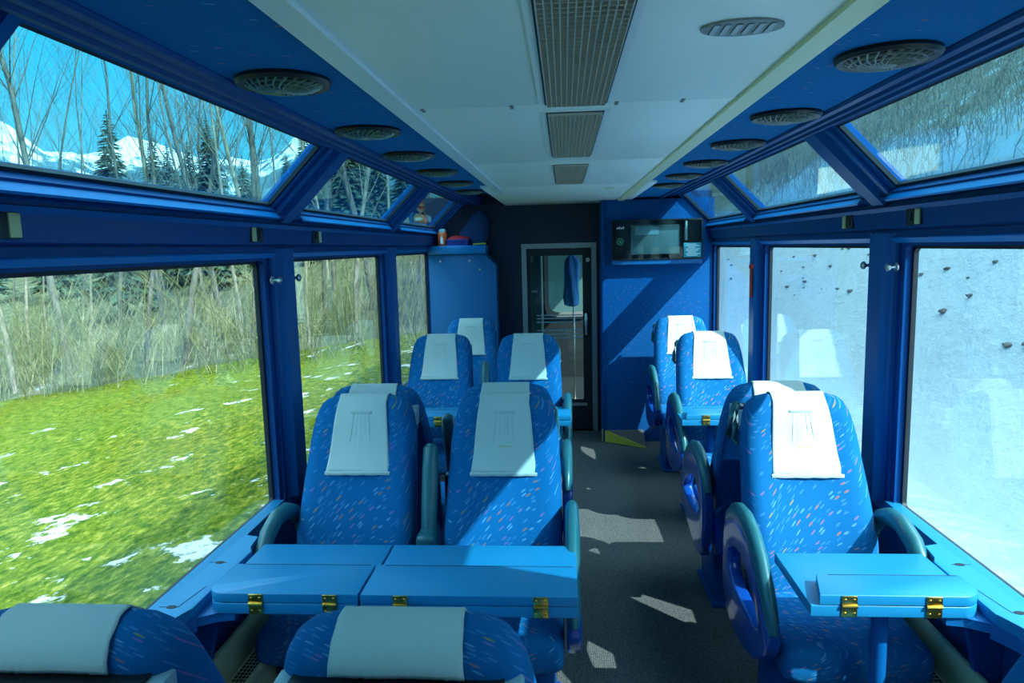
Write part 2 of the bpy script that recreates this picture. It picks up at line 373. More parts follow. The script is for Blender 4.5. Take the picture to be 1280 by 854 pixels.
BAYS = {-1: [(-2.62, -1.08), (-.68, .88), (1.27, 2.87), (3.19, 4.80), (5.13, 6.52)],
        1: [(-2.62, -1.08), (-.68, .88), (1.27, 2.83), (3.15, 4.74), (5.04, 6.32)]}
win_n = 0
for s in (-1, 1):
    side = 'left' if s < 0 else 'right'
    X = lambda a, b: (min(s * a, s * b), max(s * a, s * b))
    bays = BAYS[s]
    # lower wall
    w = MB()
    w.box(*X(1.27, 1.312), Y0, Y1, -.3, .695)
    struct(w.build('wall_' + side, M['wallcloth']))
    # header: band over the side windows, moulded
    hd = MB()
    prof = [(1.272, 1.775), (1.262, 1.785), (1.262, 1.80), (1.236, 1.808), (1.226, 1.885), (1.246, 1.893), (1.246, 1.905), (1.205, 1.918),
            (1.203, 1.928), (1.212, 1.934), (1.207, 1.944), (1.222, 1.958), (1.30, 1.92), (1.314, 1.88), (1.314, 1.775)]
    hd.prism([(s * x, z) for x, z in prof], 'Y', Y0, Y1)
    struct(hd.build('trim_header_' + side, M['paint_d']))
    struct(MB().prism([(s * 1.2555, 1.752), (s * 1.244, 1.770), (s * 1.2555, 1.776)], 'Y', Y0, Y1).build('trim_strip_' + side, M['sillpaint']))
    struct(MB().prism([(s * 1.2275, 1.872), (s * 1.217, 1.888), (s * 1.246, 1.893)], 'Y', Y0, Y1).build('trim_bead_' + side, M['paint']))
    # roof rail between soffit and roof windows
    rr = MB()
    prof = [(.800, 2.172), (.806, 2.164), (.826, 2.162), (.834, 2.176), (.864, 2.180), (.870, 2.170), (.886, 2.170), (.894, 2.186), (.930, 2.190), (.936, 2.180), (.952, 2.180), (.962, 2.192), (.985, 2.198), (.995, 2.210), (.985, 2.26), (.800, 2.28)]
    rr.prism([(s * x, z) for x, z in prof], 'Y', Y0, Y1)
    struct(rr.build('trim_roof_' + side, M['paint_d']))
    # sill rail
    sl = MB()
    sl.prism([(s * 1.262, .66), (s * 1.264, .694), (s * 1.292, .708), (s * 1.312, .700), (s * 1.314, .66)], 'Y', Y0, Y1)
    struct(sl.build('trim_sill_' + side, M['sillpaint']))
    # pillars (between the bays), each one a structure piece
    ends = [(Y0, bays[0][0])] + [(a[1], b[0]) for a, b in zip(bays[:-1], bays[1:])] + [(bays[-1][1], Y1)]
    for a, b in ends:
        p = MB()
        m = (a + b) / 2; hwid = (b - a) / 2
        # moulded column: proud centre rib, grooves, flanges to either side
        pr = [(a + .055, 1.285), (a + .075, 1.255), (m - .075, 1.250), (m - .06, 1.222), (m + .06, 1.222), (m + .075, 1.250), (b - .075, 1.255), (b - .055, 1.285), (b - .055, 1.312), (a + .055, 1.312)]
        p.prism([(s * x, y) for y, x in pr], 'Z', .70, 1.79)
        struct(p.build('pillar', M['paint']))
        # roof post, sloping
        q = MB()
        A = Vector((s * .985, 0, 2.215)); B = Vector((s * 1.262, 0, 1.935))
        d = (B - A).normalized(); nn = Vector((-s * abs(d.z), 0, -abs(d.x)))  # inward normal
        sec = [(a + .05, -.01), (a + .055, .022), (m - .06, .026), (m - .05, .052), (m + .05, .052), (m + .06, .026), (b - .055, .022), (b - .05, -.01), (b - .05, -.05), (a + .05, -.05)]
        q.loft([[A + Vector((0, y, 0)) + nn * o for y, o in sec], [B + Vector((0, y, 0)) + nn * o for y, o in sec]])
        struct(q.build('pillar_roof', M['paint']))
    for (a, b) in bays:
        # side window: frame with raised lip, dark gasket, pane
        win_n += 1
        f = MB()
        def ring2(mb, off0, off1, x0, x1, r):
            o = rrect(a - off0, b + off0, .690, 1.735 + off0, r + .01); i = rrect(a - off1, b + off1, .712 - min(off1, .012) * .3, 1.735 + off1, r)
            ringprism(mb, o, i, 'X', s * x0, s * x1)
        ring2(f, .062, .006, 1.268, 1.312, .02)
        ring2(f, .062, .040, 1.256, 1.27, .02)
        fo = struct(f.build('window_%d' % win_n, M['paint_d']))
        g = MB(); ring2(g, .010, -.006, 1.294, 1.312, .02)
        g.build('gasket', M['rubber'], fo)
        gl = MB(); gl.box(*X(1.300, 1.306), a - .004, b + .004, .708, 1.739)
        gl.build('pane', M['glass'], fo)
        # roof window
        win_n += 1
        A = Vector((s * 1.0, 0, 2.195)); B = Vector((s * 1.224, 0, 1.966)); d = (B - A); Lr = d.length; d.normalize()
        nn = Vector((-s * abs(d.z), 0, -abs(d.x)))
        def P(u, y, o): return A + d * u + Vector((0, y, 0)) + nn * o
        def ring3(mb, w0, w1, o0, o1):
            # u = along slope
            out = [(-w0, a - w0), (-w0, b + w0), (Lr + w0, b + w0), (Lr + w0, a - w0)]
            inn = [(-w1, a - w1), (-w1, b + w1), (Lr + w1, b + w1), (Lr + w1, a - w1)]
            bm = mb.bm
            V = [[bm.verts.new(P(u, y, o)) for u, y in c] for c in (out, inn) for o in (o0, o1)]
            oa, ob, ia, ib = V
            for i in range(4):
                j = (i + 1) % 4
                bm.faces.new((oa[i], oa[j], ia[j], ia[i])); bm.faces.new((ob[j], ob[i], ib[i], ib[j]))
                bm.faces.new((oa[j], oa[i], ob[i], ob[j])); bm.faces.new((ia[i], ia[j], ib[j], ib[i]))
        f = MB(); ring3(f, .060, .004, -.03, .012); ring3(f, .060, .035, .010, .030)
        fo = struct(f.build('window_%d' % win_n, M['paint']))
        g = MB(); ring3(g, .006, -.007, -.012, .004); g.build('gasket', M['rubber'], fo)
        g = MB(); g.loft([[P(Lr + .008, y, .0), P(Lr + .014, y, .058), P(Lr + .022, y, .058), P(Lr + .018, y, .0)] for y in (a - .03, b + .03)]); g.build('sill', M['sillpaint'], fo)  # brighter blue than the frame puts sky light on this ledge into the colour
        gl = MB(); gl.loft([[P(u, y, o) for u, y in ((-.004, a - .004), (-.004, b + .004), (Lr + .004, b + .004), (Lr + .004, a - .004))] for o in (-.010, -.004)])
        gl.build('pane', M['roofglass'], fo)

# end infill beyond the last meadow-side bay: dark recess roof
struct(MB().box(-1.0, -.47, 5.35, Y1, 2.24, 2.28).build('ceiling_recess', M['navy']))

# ------------------------------------------------------------------ bulkheads
bl = MB()
bl.prism([(-1.27, .0), (-.652, .0), (-.652, 1.615), (-.752, 1.72), (-1.27, 1.72)], 'Y', 6.50, 6.74, .006)
lbk = struct(bl.build('wall_partition_left', M['table_edge']))
MB().box(-1.27, -.74, 6.47, 6.74, 1.722, 1.80, .01).build('shelf', M['sillpaint'], lbk)
for x, z in ((-1.16, 1.66), (-.89, 1.66), (-.80, 1.58), (-.78, 1.12)):
    MB().lathe([(.0001, -.004), (.010, -.003), (.012, .002), (.012, .006)], n=12).build('screw', M['steel'], lbk, loc=(x, 6.497, z)).rotation_euler = (radians(-90), 0, 0)
br = MB()
br.prism(rrect(.30, 1.27, 6.35, 6.745, .025), 'Z', 0.0, 2.158)
rbk = struct(br.build('wall_partition_right', M['wallcloth']))
MB().box(.298, .325, 6.334, 6.352, .0, 2.155, .006).build('edge_strip', M['paint_d'], rbk)
struct(MB().prism([(6.27, 1.60), (6.352, 1.585), (6.352, 1.635), (6.27, 1.635)], 'X', .385, 1.155, .004).build('trim_shelf', M['table_edge']))

# ------------------------------------------------------------------ door and vestibule
df = MB()
ringprism(df, [(-.43, 0), (.27, 0), (.27, 1.80), (-.43, 1.80)], [(-.385, .0), (.225, .0), (.225, 1.755), (-.385, 1.755)], 'Y', 6.73, 6.84)
door = struct(df.build('door_1', M['alu']))
lf = MB()
ringprism(lf, [(-.383, .01), (.223, .01), (.223, 1.753), (-.383, 1.753)], [(-.345, .30), (.140, .30), (.140, 1.685), (-.345, 1.685)], 'Y', 6.765, 6.80)
leaf = lf.build('door_leaf', M['rubber'], door)
MB().box(-.35, .145, 6.778, 6.786, .295, 1.69).build('door_glass', M['doorglass'], door)
for z in (1.115, 1.085, 1.05, .97, .935, .90):
    MB().box(-.30, .135, 6.7755, 6.7775, z, z + .010).build('sticker_stripe', M['greyclip'], door)
MB().box(.155, .185, 6.735, 6.77, .93, 1.14, .008).build('handle', M['steel'], door)
MB().lathe([(.0001, -.01), (.018, -.01), (.02, 0)], n=16).build('lock', M['steel'], door, loc=(.19, 6.758, 1.64)).rotation_euler = (radians(-90), 0, 0)
MB().box(-.36, .17, 6.763, 6.7655, .24, .27).build('kick_strip', M['alu'], door)
# vestibule behind
make_next = []
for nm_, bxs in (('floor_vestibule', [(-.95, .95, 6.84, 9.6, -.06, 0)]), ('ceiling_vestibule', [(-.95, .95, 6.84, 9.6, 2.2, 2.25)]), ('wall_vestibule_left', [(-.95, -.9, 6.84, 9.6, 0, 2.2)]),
                 ('wall_vestibule_right', [(.9, .95, 6.84, 7.0, 0, 2.2), (.9, .95, 9.4, 9.6, 0, 2.2), (.9, .95, 7.0, 9.4, 0, .5), (.9, .95, 7.0, 9.4, 2.0, 2.2)]),  # wide opening added in this wall to let daylight into the vestibule
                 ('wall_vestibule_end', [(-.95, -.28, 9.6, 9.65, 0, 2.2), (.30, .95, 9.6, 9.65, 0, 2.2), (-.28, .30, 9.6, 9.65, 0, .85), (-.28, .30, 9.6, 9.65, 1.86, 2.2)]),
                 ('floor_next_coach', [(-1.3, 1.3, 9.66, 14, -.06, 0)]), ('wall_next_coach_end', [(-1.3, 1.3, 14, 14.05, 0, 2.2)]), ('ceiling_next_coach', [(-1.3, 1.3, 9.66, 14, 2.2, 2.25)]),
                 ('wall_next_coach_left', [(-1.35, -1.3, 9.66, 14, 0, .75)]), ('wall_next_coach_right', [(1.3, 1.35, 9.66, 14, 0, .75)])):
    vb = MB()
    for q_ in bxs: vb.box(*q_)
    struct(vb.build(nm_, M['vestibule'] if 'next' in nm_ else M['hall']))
make_next += [(-.7, 12.4), (.75, 12.4)]
cab = thing('cabinet', 'grey green vestibule cabinet seen through the glass door', 'cabinet', (-.69, 7.7, 0))
MB().box(-.2, .42, -.3, .3, 0.002, 2.1, .01).build('body', M['vestibule'], cab)
MB().box(.10, .34, -.306, -.30, 1.62, 1.80, .004).build('panel', M['greyclip'], cab)
MB().box(.2, .38, -.312, -.30, 1.30, 1.325, .003).build('handle', M['steel'], cab)
# gangway window frame beyond, a rounded ring
gw = MB(); ringprism(gw, rrect(-.30, .32, .83, 1.88, .14), rrect(-.24, .26, .89, 1.82, .12), 'Y', 9.55, 9.60)
struct(gw.build('window_gangway', M['grey']))
ct = MB()
rings = []
for z, w, d in ((1.70, .02, .02), (1.66, .045, .035), (1.62, .095, .05), (1.55, .115, .06), (1.44, .105, .055), (1.32, .10, .05), (1.20, .115, .06), (1.12, .10, .055), (1.10, .04, .03)):
    rings.append([(.8 * w * cos(2 * pi * k / 28) * (1 + .10 * sin(3 * 2 * pi * k / 28 + z * 9)), d * sin(2 * pi * k / 28) * (1 + .22 * sin(5 * 2 * pi * k / 28 + z * 7)), z) for k in range(28)])
ct.loft(rings)
co = tag(ct.build('coat', M['coat'], loc=(.05, 8.0, 0)), 'bright blue coat hanging beyond the glass end door', 'coat')
pole = thing('coat_stand', 'thin steel pole holding the blue coat in the vestibule', 'stand', (.07, 8.08, 0))
MB().tube([(0, 0, 0), (0, 0, 2.2)], .012, 8).build('pole', M['steel'], pole)
MB().lathe([(.0001, 0), (.09, 0), (.09, .02), (.0001, .025)], n=16).build('base', M['steel'], pole)
MB().tube([(0, 0, 1.72), (-.02, -.06, 1.75), (-.02, -.08, 1.72)], .006, 6).build('hook', M['steel'], pole)

# ramp wedge with yellow edge at the foot of the partition
wd = MB()
bm = wd.bm
pv = [bm.verts.new(p) for p in ((.29, 6.36, 0), (.66, 6.12, 0), (.66, 6.35, 0), (.29, 6.36, .11), (.66, 6.12, .005), (.66, 6.35, .11))]
for f in ((0, 1, 4, 3), (1, 2, 5, 4), (3, 4, 5), (0, 3, 5, 2), (0, 2, 1)): bm.faces.new([pv[i] for i in f])
rp = tag(wd.build('ramp', M['carpet'], smooth=0), 'small carpeted ramp with yellow painted edge at foot of blue partition', 'ramp')
ey = MB(); bm = ey.bm
pv = [bm.verts.new(p) for p in ((.288, 6.352, .002), (.66, 6.110, .002), (.66, 6.110, .012), (.288, 6.352, .115), (.292, 6.360, .002), (.664, 6.118, .002), (.664, 6.118, .012), (.292, 6.360, .115))]
for f in ((0, 1, 2, 3), (7, 6, 5, 4), (0, 3, 7, 4), (1, 5, 6, 2), (3, 2, 6, 7), (0, 4, 5, 1)): bm.faces.new([pv[i] for i in f])
ey.build('edge_strip', M['yellow'], rp, smooth=0)

# ------------------------------------------------------------------ television case
tv = thing('television', 'glass fronted screen case on the snow side partition above a shelf', 'screen', (.77, 6.35, 1.637))
t = MB(); ringprism(t, [(-.385, 0), (.385, 0), (.385, .345), (-.385, .345)], [(-.375, .010), (.375, .010), (.375, .335), (-.375, .335)], 'Y', -.09, 0)
t.build('case', M['black'], tv)
MB().box(-.376, .376, -.012, -.002, .009, .336).build('back_panel', M['black'], tv)
MB().box(-.22, .20, -.035, -.013, .045, .300, .006).build('display', M['screenface'], tv)
MB().box(-.18, .02, -.0385, -.035, .215, .285).build('painted_reflection', M['greyclip'], tv)  # pale block painted in for the reflection on the screen
MB().box(.235, .262, -.07, -.02, .16, .33, .008).build('bracket', M['steel'], tv)
MB().box(-.378, .378, -.094, -.089, .006, .339).build('front_glass', M['casebg'], tv)
em = MB(); em.lathe([(.026, 0), (.03, 0), (.03, .003), (.026, .003)], n=20, cap=False)
for a in (0, 60, 120): em.box(-.022, .022, -.002, .002, 0, .003, mat4=Matrix.Rotation(radians(a), 4, 'Z'))
e = em.build('emblem', M['greenled'], tv, loc=(-.315, -.0945, .16)); e.rotation_euler = (radians(90), 0, 0)
m_ = MB()
for k in range(4): m_.box(-.345 + k * .017, -.333 + k * .017, -.0955, -.0945, .268, .268 + (.02 if k % 2 else .014))
m_.build('lettering', M['print'], tv)
nt_ = tag(MB().box(.995, 1.140, 6.2505, 6.2535, 1.652, 1.775).build('notice', M['notice']), 'teal notice with lines of white print on the corner of the screen case', 'sign')
pr = MB()
for k, (w0, w1) in enumerate(((.02, .10), (.012, .125), (.03, .09), (.012, .13), (.012, .115), (.03, .1), (.012, .13), (.02, .11))):
    zz = 1.765 - k * .0135
    pr.box(1.0 + w0, 1.0 + w1, 6.2498, 6.2506, zz - .006, zz)
pr.build('print', M['print'], nt_)

# ------------------------------------------------------------------ things on the meadow side partition
cn = thing('canister', 'orange red canister with grey cap and white bottle sign on the partition shelf', 'canister', (-1.145, 6.56, 1.80))
MB().lathe([(.0001, 0), (.040, 0), (.042, .004), (.042, .115), (.036, .125)], n=24).build('body', M['orange'], cn)
MB().lathe([(.035, .122), (.034, .145), (.024, .155), (.0001, .156)], n=24).build('cap', M['greyclip'], cn)
sg = MB()
sg.prism([(-.012, .02), (.012, .02), (.012, .07), (.005, .08), (.005, .09), (-.005, .09), (-.005, .08), (-.012, .07)], 'Y', -.0445, -.040)
sg.build('sign', M['print'], cn)
bk = thing('basket', 'blue slatted plastic basket heaped with red cloth on the partition shelf', 'basket', (-1.0, 6.58, 1.80))
b = MB()
b.box(-.09, .09, -.07, .07, 0, .008)
for k in range(13):
    x = -.088 + k * .0147
    b.box(x - .004, x + .004, -.073, -.067, 0, .05); b.box(x - .004, x + .004, .067, .073, 0, .05)
for k in range(10):
    y = -.067 + k * .0149
    b.box(-.093, -.087, y - .004, y + .004, 0, .05); b.box(.087, .093, y - .004, y + .004, 0, .05)
b.build('slats', M['basketblue'], bk)
rm = MB(); ringprism(rm, rrect(-.098, .098, -.078, .078, .01), rrect(-.086, .086, -.066, .066, .008), 'Z', .046, .056); rm.build('rim', M['basketblue'], bk)
rc = MB(); rings = []
for k in range(9):
    t_ = k / 8; x = lerp(-.10, .11, t_)
    rr_ = (.010 + .034 * sin(pi * t_) ** .6)
    rings.append([(x, rr_ * 1.5 * cos(2 * pi * q / 12), .058 + rr_ * .7 * sin(2 * pi * q / 12) * (1 + .25 * sin(7 * k + 2 * q))) for q in range(12)])
rc.loft(rings); tag(rc.build('red_cloth', M['redcloth'], loc=(-1.0, 6.58, 1.80)), 'crumpled red cloth lying in the blue basket', 'cloth')
jk = MB(); rings = []
for k, (z, w, dx) in enumerate(((2.12, .01, .06), (2.08, .06, .05), (2.0, .10, .03), (1.92, .125, 0), (1.86, .13, -.01), (1.81, .12, -.02))):
    rings.append([(dx + w * cos(2 * pi * q / 16) * (1 + .1 * sin(3 * q + k)), .055 * sin(2 * pi * q / 16), z - 1.8) for q in range(16)])
jk.loft(rings); tag(jk.build('jacket', M['jacket'], loc=(-.86, 6.67, 1.80)), 'dark blue jacket bundled on the shelf behind the basket', 'jacket')
tag(MB().tube([(-.06, 0, .008), (.06, .0, .013)], .008, 8).build('marker_pen', M['yellow'], loc=(-.80, 6.52, 1.80)), 'small yellow stick at the end of the partition shelf', 'stick')

# ------------------------------------------------------------------ ceiling lights, speaker, vents, hardware
LTXT = ['long grilled ceiling light over the camera end of the aisle', 'short looking grilled ceiling light, second along the aisle', 'smallest looking grilled ceiling light, closest to the end door']
for (a, b), lb in zip(((.95, 2.01), (2.13, 3.13), (3.46, 4.45)), LTXT):
    c = thing('ceiling_light', lb, 'ceiling light', (.008, (a + b) / 2, 2.16), 0, 'grilled lights along the ceiling')
    h = (b - a) / 2
    f = MB(); ringprism(f, [(-.10, -h - .012), (.10, -h - .012), (.10, h + .012), (-.10, h + .012)], [(-.083, -h), (.083, -h), (.083, h), (-.083, h)], 'Z', -.006, .0)
    f.build('frame', M['white'], c)
    ed = MB(); ringprism(ed, [(-.084, -h - .001), (.084, -h - .001), (.084, h + .001), (-.084, h + .001)], [(-.079, -h + .005), (.079, -h + .005), (.079, h - .005), (-.079, h - .005)], 'Z', -.008, -.003)
    ed.build('dark_rim', M['rubber'], c)
    g = MB()
    for k in range(13):
        x = -.078 + k * .013; g.box(x - .0012, x + .0012, -h + .004, h - .004, -.015, -.0035)
    nb = int((b - a) / .024)
    for k in range(nb + 1):
        y = lerp(-h + .006, h - .006, k / nb); g.box(-.079, .079, y - .001, y + .001, -.0150, -.0035)
    g.build('grille', M['louvre'], c)
    MB().box(-.078, .078, -h + .004, h - .004, -.0020, -.0005).build('reflector', M['louvre'], c)
sp = MB(); sp.prism([(.075 * cos(2 * pi * k / 28), .05 * sin(2 * pi * k / 28)) for k in range(28)], 'Z', -.004, 0)
spo = tag(sp.build('ceiling_speaker', M['grey'], loc=(.30, 1.39, 2.16)), 'small oval grey perforated speaker in the white ceiling', 'speaker')
for k in range(6):
    MB().box(-.055 + k * .02, -.045 + k * .02, -.03, .03, -.006, -.003).build('slot', M['alu'], spo)
tag(MB().box(-.035, .035, -.03, .03, -.002, 0).build('sticker', M['sticker'], loc=(.28, 5.0, 2.16)), 'pale yellow sticker on the ceiling near the end door', 'sticker')

def make_vent(label, loc, grp, mat):
    v = thing('air_vent', label, 'air vent', loc, 0, grp)
    MB().lathe([(.108, 0), (.110, -.008), (.104, -.016), (.090, -.014), (.086, 0)], n=36, cap=False).build('rim', M['black'], v)
    MB().lathe([(.0001, -.0015), (.088, -.0015)], n=36, cap=False).build('back_plate', M['rubber'], v)
    g = MB()
    for k in range(24):
        a = 2 * pi * k / 24
        pts = [(r * cos(a + tw), r * sin(a + tw), z) for r, tw, z in ((.02, 0, -.026), (.045, .12, -.025), (.068, .28, -.021), (.088, .46, -.012))]
        g.tube(pts, [.0020, .0024, .0028, .0028], 5, flat=1.3)
    for r_, zz in ((.042, -.0255), (.060, -.0235), (.076, -.0185)):
        g.lathe([(r_ - .002, zz - .001), (r_ + .002, zz - .001), (r_ + .002, zz + .004), (r_ - .002, zz + .004), (r_ - .002, zz - .001)], n=32, cap=False)
    g.lathe([(.0001, -.030), (.016, -.029), (.024, -.025), (.024, -.018), (.0001, -.018)], n=20)
    g.build('grille', mat, v)
    return v
VL = [1.70, 2.43, 3.07, 3.75, 4.40, 5.05]
ordn = ['first', 'second', 'third', 'fourth', 'fifth', 'sixth']
for s, nm in ((-1, 'meadow'), (1, 'snow')):
    for k, y in enumerate(VL):
        x = -.683 if s < 0 else .690
        make_vent('round swirl air vent in the %s side soffit, %s from the camera' % (nm, ordn[k]), (x, y, 2.175), 'round vents in the %s side soffit' % nm, M['ventgreen'] if s < 0 else M['grey'])
for k, (x, y) in enumerate(((-.42, 2.05), (-.17, 2.05), (.12, 2.05), (.30, 2.05))):
    l = MB()
    for dy in (-.012, .012): l.lathe([(.0001, -.004), (.005, -.004), (.006, 0)], (0, dy, 0), 10)
    tag(l.build('panel_fastener', M['grey'], loc=(x, y, 2.16)), 'pair of small screws on the first ceiling panel seam', 'screw', 'screws on the first ceiling seam')

# reading modules on the headers, hooks, hammer
def module(label, y, s, yl):
    o = thing('call_button', label, 'button panel', (s * 1.231, y, 1.845), 0)
    MB().box(-.006, .006, -.055, .055, -.030, .030, .004).build('plate', M['rubber'], o)
    q = MB().box(-.010, .010, .018 * yl, .052 * yl, -.027, .027, .002) if yl > 0 else MB().box(-.010, .010, .052 * yl, .018 * yl, -.027, .027, .002)
    q.build('sticker', M['sticker'], o)
    MB().box(-.012, .012, -.012 - .02 * yl, .012 - .02 * yl, -.016, .016, .004).build('button', M['black'], o)
module('button panel with yellow tag at the end of the big meadow side window', 2.74, -1, -1)
module('button panel with yellow tag above the middle meadow side window', 3.42, -1, 1)
module('button panel with large yellow tag halfway along the big meadow window', 1.455, -1, 1)
module('button panel with yellow tag above the middle snow side window', 3.30, 1, 1)
module('button panel with yellow tag at the end of the big snow side window', 2.70, 1, -1)
def hook(label, x, y, z=1.66):
    s = -1 if x > 0 else 1
    o = thing('coat_hook', label, 'coat hook', (x, y, z), 0, 'steel coat knobs on the window pillars')
    for nm, prof in (('base', [(.0001, 0), (.018, 0), (.018, .004), (.012, .006)]), ('knob', [(.007, .004), (.007, .022), (.016, .028), (.017, .036), (.010, .042), (.0001, .042)])):
        h = MB().lathe(prof, n=16).build(nm, M['steel'], o); h.rotation_euler = (0, radians(90 * s), 0)
hook('steel coat knob on the meadow pillar face towards the camera', -1.249, 2.90)
hook('steel coat knob on the meadow pillar beside the middle window', -1.249, 3.12)
hook('steel coat knob on the snow side pillar beside the middle window', 1.249, 3.09)
hook('steel coat knob on the snow side pillar next to the big window', 1.249, 2.86)
hook('small steel knob by the last meadow window', -1.249, 6.58, 1.70)
hm = thing('emergency_hammer', 'red emergency hammer clipped to the second snow side pillar', 'hammer', (1.215, 4.87, 1.52))
MB().tube([(0, 0, -.12), (0, 0, .10)], .011, 8).build('handle', M['red'], hm)
MB().box(-.012, .014, -.03, .03, .07, .10, .006).build('head', M['red'], hm)
MB().box(0, .02, -.015, .015, -.03, -.005, .004).build('clip', M['black'], hm)

# ------------------------------------------------------------------ seats
WT = [(.34, .222), (.45, .230), (.66, .234), (.85, .230), (1.0, .222), (1.06, .214), (1.11, .202), (1.145, .184), (1.165, .160), (1.175, .12)]
YF = [(.34, -.31), (.45, -.305), (.55, -.30), (.66, -.27), (.85, -.165), (1.0, -.095), (1.08, -.068), (1.12, -.052), (1.155, -.028), (1.175, .0)]
YB = [(.34, -.16), (.45, -.14), (.66, -.09), (.85, -.03), (1.0, .035), (1.08, .075), (1.12, .080), (1.155, .062), (1.175, .030)]
def back_section(z, grow=0.):
    w, f, b_ = interp(WT, z) + grow, interp(YF, z) - grow, interp(YB, z) + grow
    th = b_ - f; r = min(th * .48, .055); m = (f + b_) / 2
    pts = []
    bol = .020 * max(0, min(1, (1.12 - z) / .3))
    def corner(cx, cy, a0):
        for k in range(6):
            a = radians(a0 + 90 * k / 5); pts.append((cx + r * cos(a), cy + r * sin(a)))
    corner(w - r, b_ - r, 0); pts.append((0, b_)); corner(-w + r, b_ - r, 90)
    corner(-w + r, f + r - bol, 180)
    for x in (-.62, -.45, -.2, 0, .2, .45, .62):
        q = abs(x); bb = bol * max(0, (q - .35) / .3) * .9 if q > .35 else 0
        pts.append((x * (w), f - bb))
    corner(w - r, f + r - bol, 270)
    return [(x, y, z) for x, y in pts]
mesh_cache = {}
def cached(key, fn):
    if key not in mesh_cache:
        o = fn(); mesh_cache[key] = o.data; bpy.data.objects.remove(o)
    return mesh_cache[key]
def part(name, key, fn, parent):
    o = bpy.data.objects.new(name, cached(key, fn)); COL.objects.link(o); o.parent = parent
    return o
def f_back():
    m = MB(); zs = [.34, .37, .45, .55, .66, .76, .85, .93, 1.0, 1.05, 1.09, 1.12, 1.145, 1.162, 1.172, 1.175]
    m.loft([back_section(z) for z in zs]); return m.build('backrest', M['seat'], smooth=60, link=False)
def f_cush():
    m = MB()
    rings = []
    ys = [-.70, -.695, -.68, -.655, -.60, -.50, -.40, -.30, -.24]
    for y in ys:
        e = max(0, (-.655 - y) / .045); e = sqrt(max(0, 1 - e * e)) if e < 1 else 0
        zt = .49 - .010 * ((y + .42) / .28) ** 2; zb = .345
        c = (zt + zb) / 2; hh = (zt - zb) / 2 * (.45 + .55 * e); w = .236 * (.90 + .10 * e)
        ring = []
        for k in range(28):
            a = 2 * pi * k / 28; n_ = 5
            cx = abs(cos(a)) ** (2 / n_) * (1 if cos(a) >= 0 else -1); cz = abs(sin(a)) ** (2 / n_) * (1 if sin(a) >= 0 else -1)
            ring.append((w * cx, y, c + hh * cz + (.008 * abs(cx) ** 4 if cz > 0 else 0)))
        rings.append(ring)
    m.loft(rings); return m.build('seat_cushion', M['seat'], smooth=60, link=False)
def f_shell():
    m = MB(); rings = []
    for z in (.30, .34, .5, .66, .85, .95, 1.01, 1.03):
        w = interp(WT, z) - .004; b_ = interp(YB, z)
        rings.append([(w, b_ - .03, z), (w - .005, b_ + .008, z), (w - .03, b_ + .014, z), (-w + .03, b_ + .014, z), (-w + .005, b_ + .008, z), (-w, b_ - .03, z)])
    m.loft(rings); return m.build('back_shell', M['paint_d'], link=False)
def f_strip():
    m = MB(); rings = []
    for z in (1.02, 1.06, 1.098):
        b_ = interp(YB, z); w = .175
        rings.append([(w, b_ - .01, z), (w, b_ + .030, z), (-w, b_ + .030, z), (-w, b_ - .01, z)])
    m.loft(rings); return m.build('back_strip', M['black'], link=False)
def f_clip():
    m = MB(); b_ = interp(YB, 1.03)
    m.box(-.018, .018, b_ - .005, b_ + .050, 1.005, 1.092, .006); return m.build('corner_clip', M['greyclip'], link=False)
def f_screw():
    return MB().lathe([(.0001, .005), (.005, .004), (.007, 0)], n=12).build('screw', M['steel'], link=False)
def f_cover():
    m = MB(); bm = m.bm
    path = []
    for z in [.885, .90, .93, .96, 1.0, 1.04, 1.08, 1.11, 1.135, 1.155, 1.168]: path.append((interp(YF, z) - .006, z))
    path += [(.0, 1.180), (.018, 1.181), (.035, 1.179)]
    for z in [1.168, 1.155, 1.14, 1.125, 1.112, 1.104]: path.append((interp(YB, z) + .007, z))
    n = len(path); nx = 25; rows = []
    for i, (y, z) in enumerate(path):
        t = i / (n - 1)
        w = lerp(.133, .102, min(1, t * 2.1)) if t < .48 else lerp(.102, .112, (t - .48) / .52)
        row = []
        for k in range(nx):
            u = -1 + 2 * k / (nx - 1)
            wr = (.0035 * sin(u * 16 + 2 * sin(t * 7)) * (.55 + .45 * sin(u * 5 + t * 6))) * max(0, min(1, abs(t - .52) * 3))
            yy = y - abs(wr) * (1 if t < .5 else -1); flare = .006 * sin(u * 9 + 1) * max(0, .1 - t) * 8
            row.append(bm.verts.new((u * w, yy, z + flare * .5 + (-.004 * u if t < .1 else 0))))
        rows.append(row)
    for a, b_ in zip(rows[:-1], rows[1:]):
        for k in range(nx - 1): bm.faces.new((a[k], a[k + 1], b_[k + 1], b_[k]))
    o = m.build('headrest_cover', M['cover'], smooth=60, link=True)
    md = o.modifiers.new('s', 'SOLIDIFY'); md.thickness = .003; md.offset = 0
    dg = bpy.context.evaluated_depsgraph_get(); dg.update()
    me = bpy.data.meshes.new_from_object(o.evaluated_get(dg)); bpy.data.objects.remove(o)
    return bpy.data.objects.new('headrest_cover', me)
def f_hem():
    m = MB(); m.tube([(-.1345 + .269 * k / 12, interp(YF, .885) - .0085 - .002 * abs(sin(k * 1.3)), .884 + .001 * sin(k * 2.)) for k in range(13)], .0055, 8, flat=1.5)
    return m.build('hem', M['cover'], link=False)
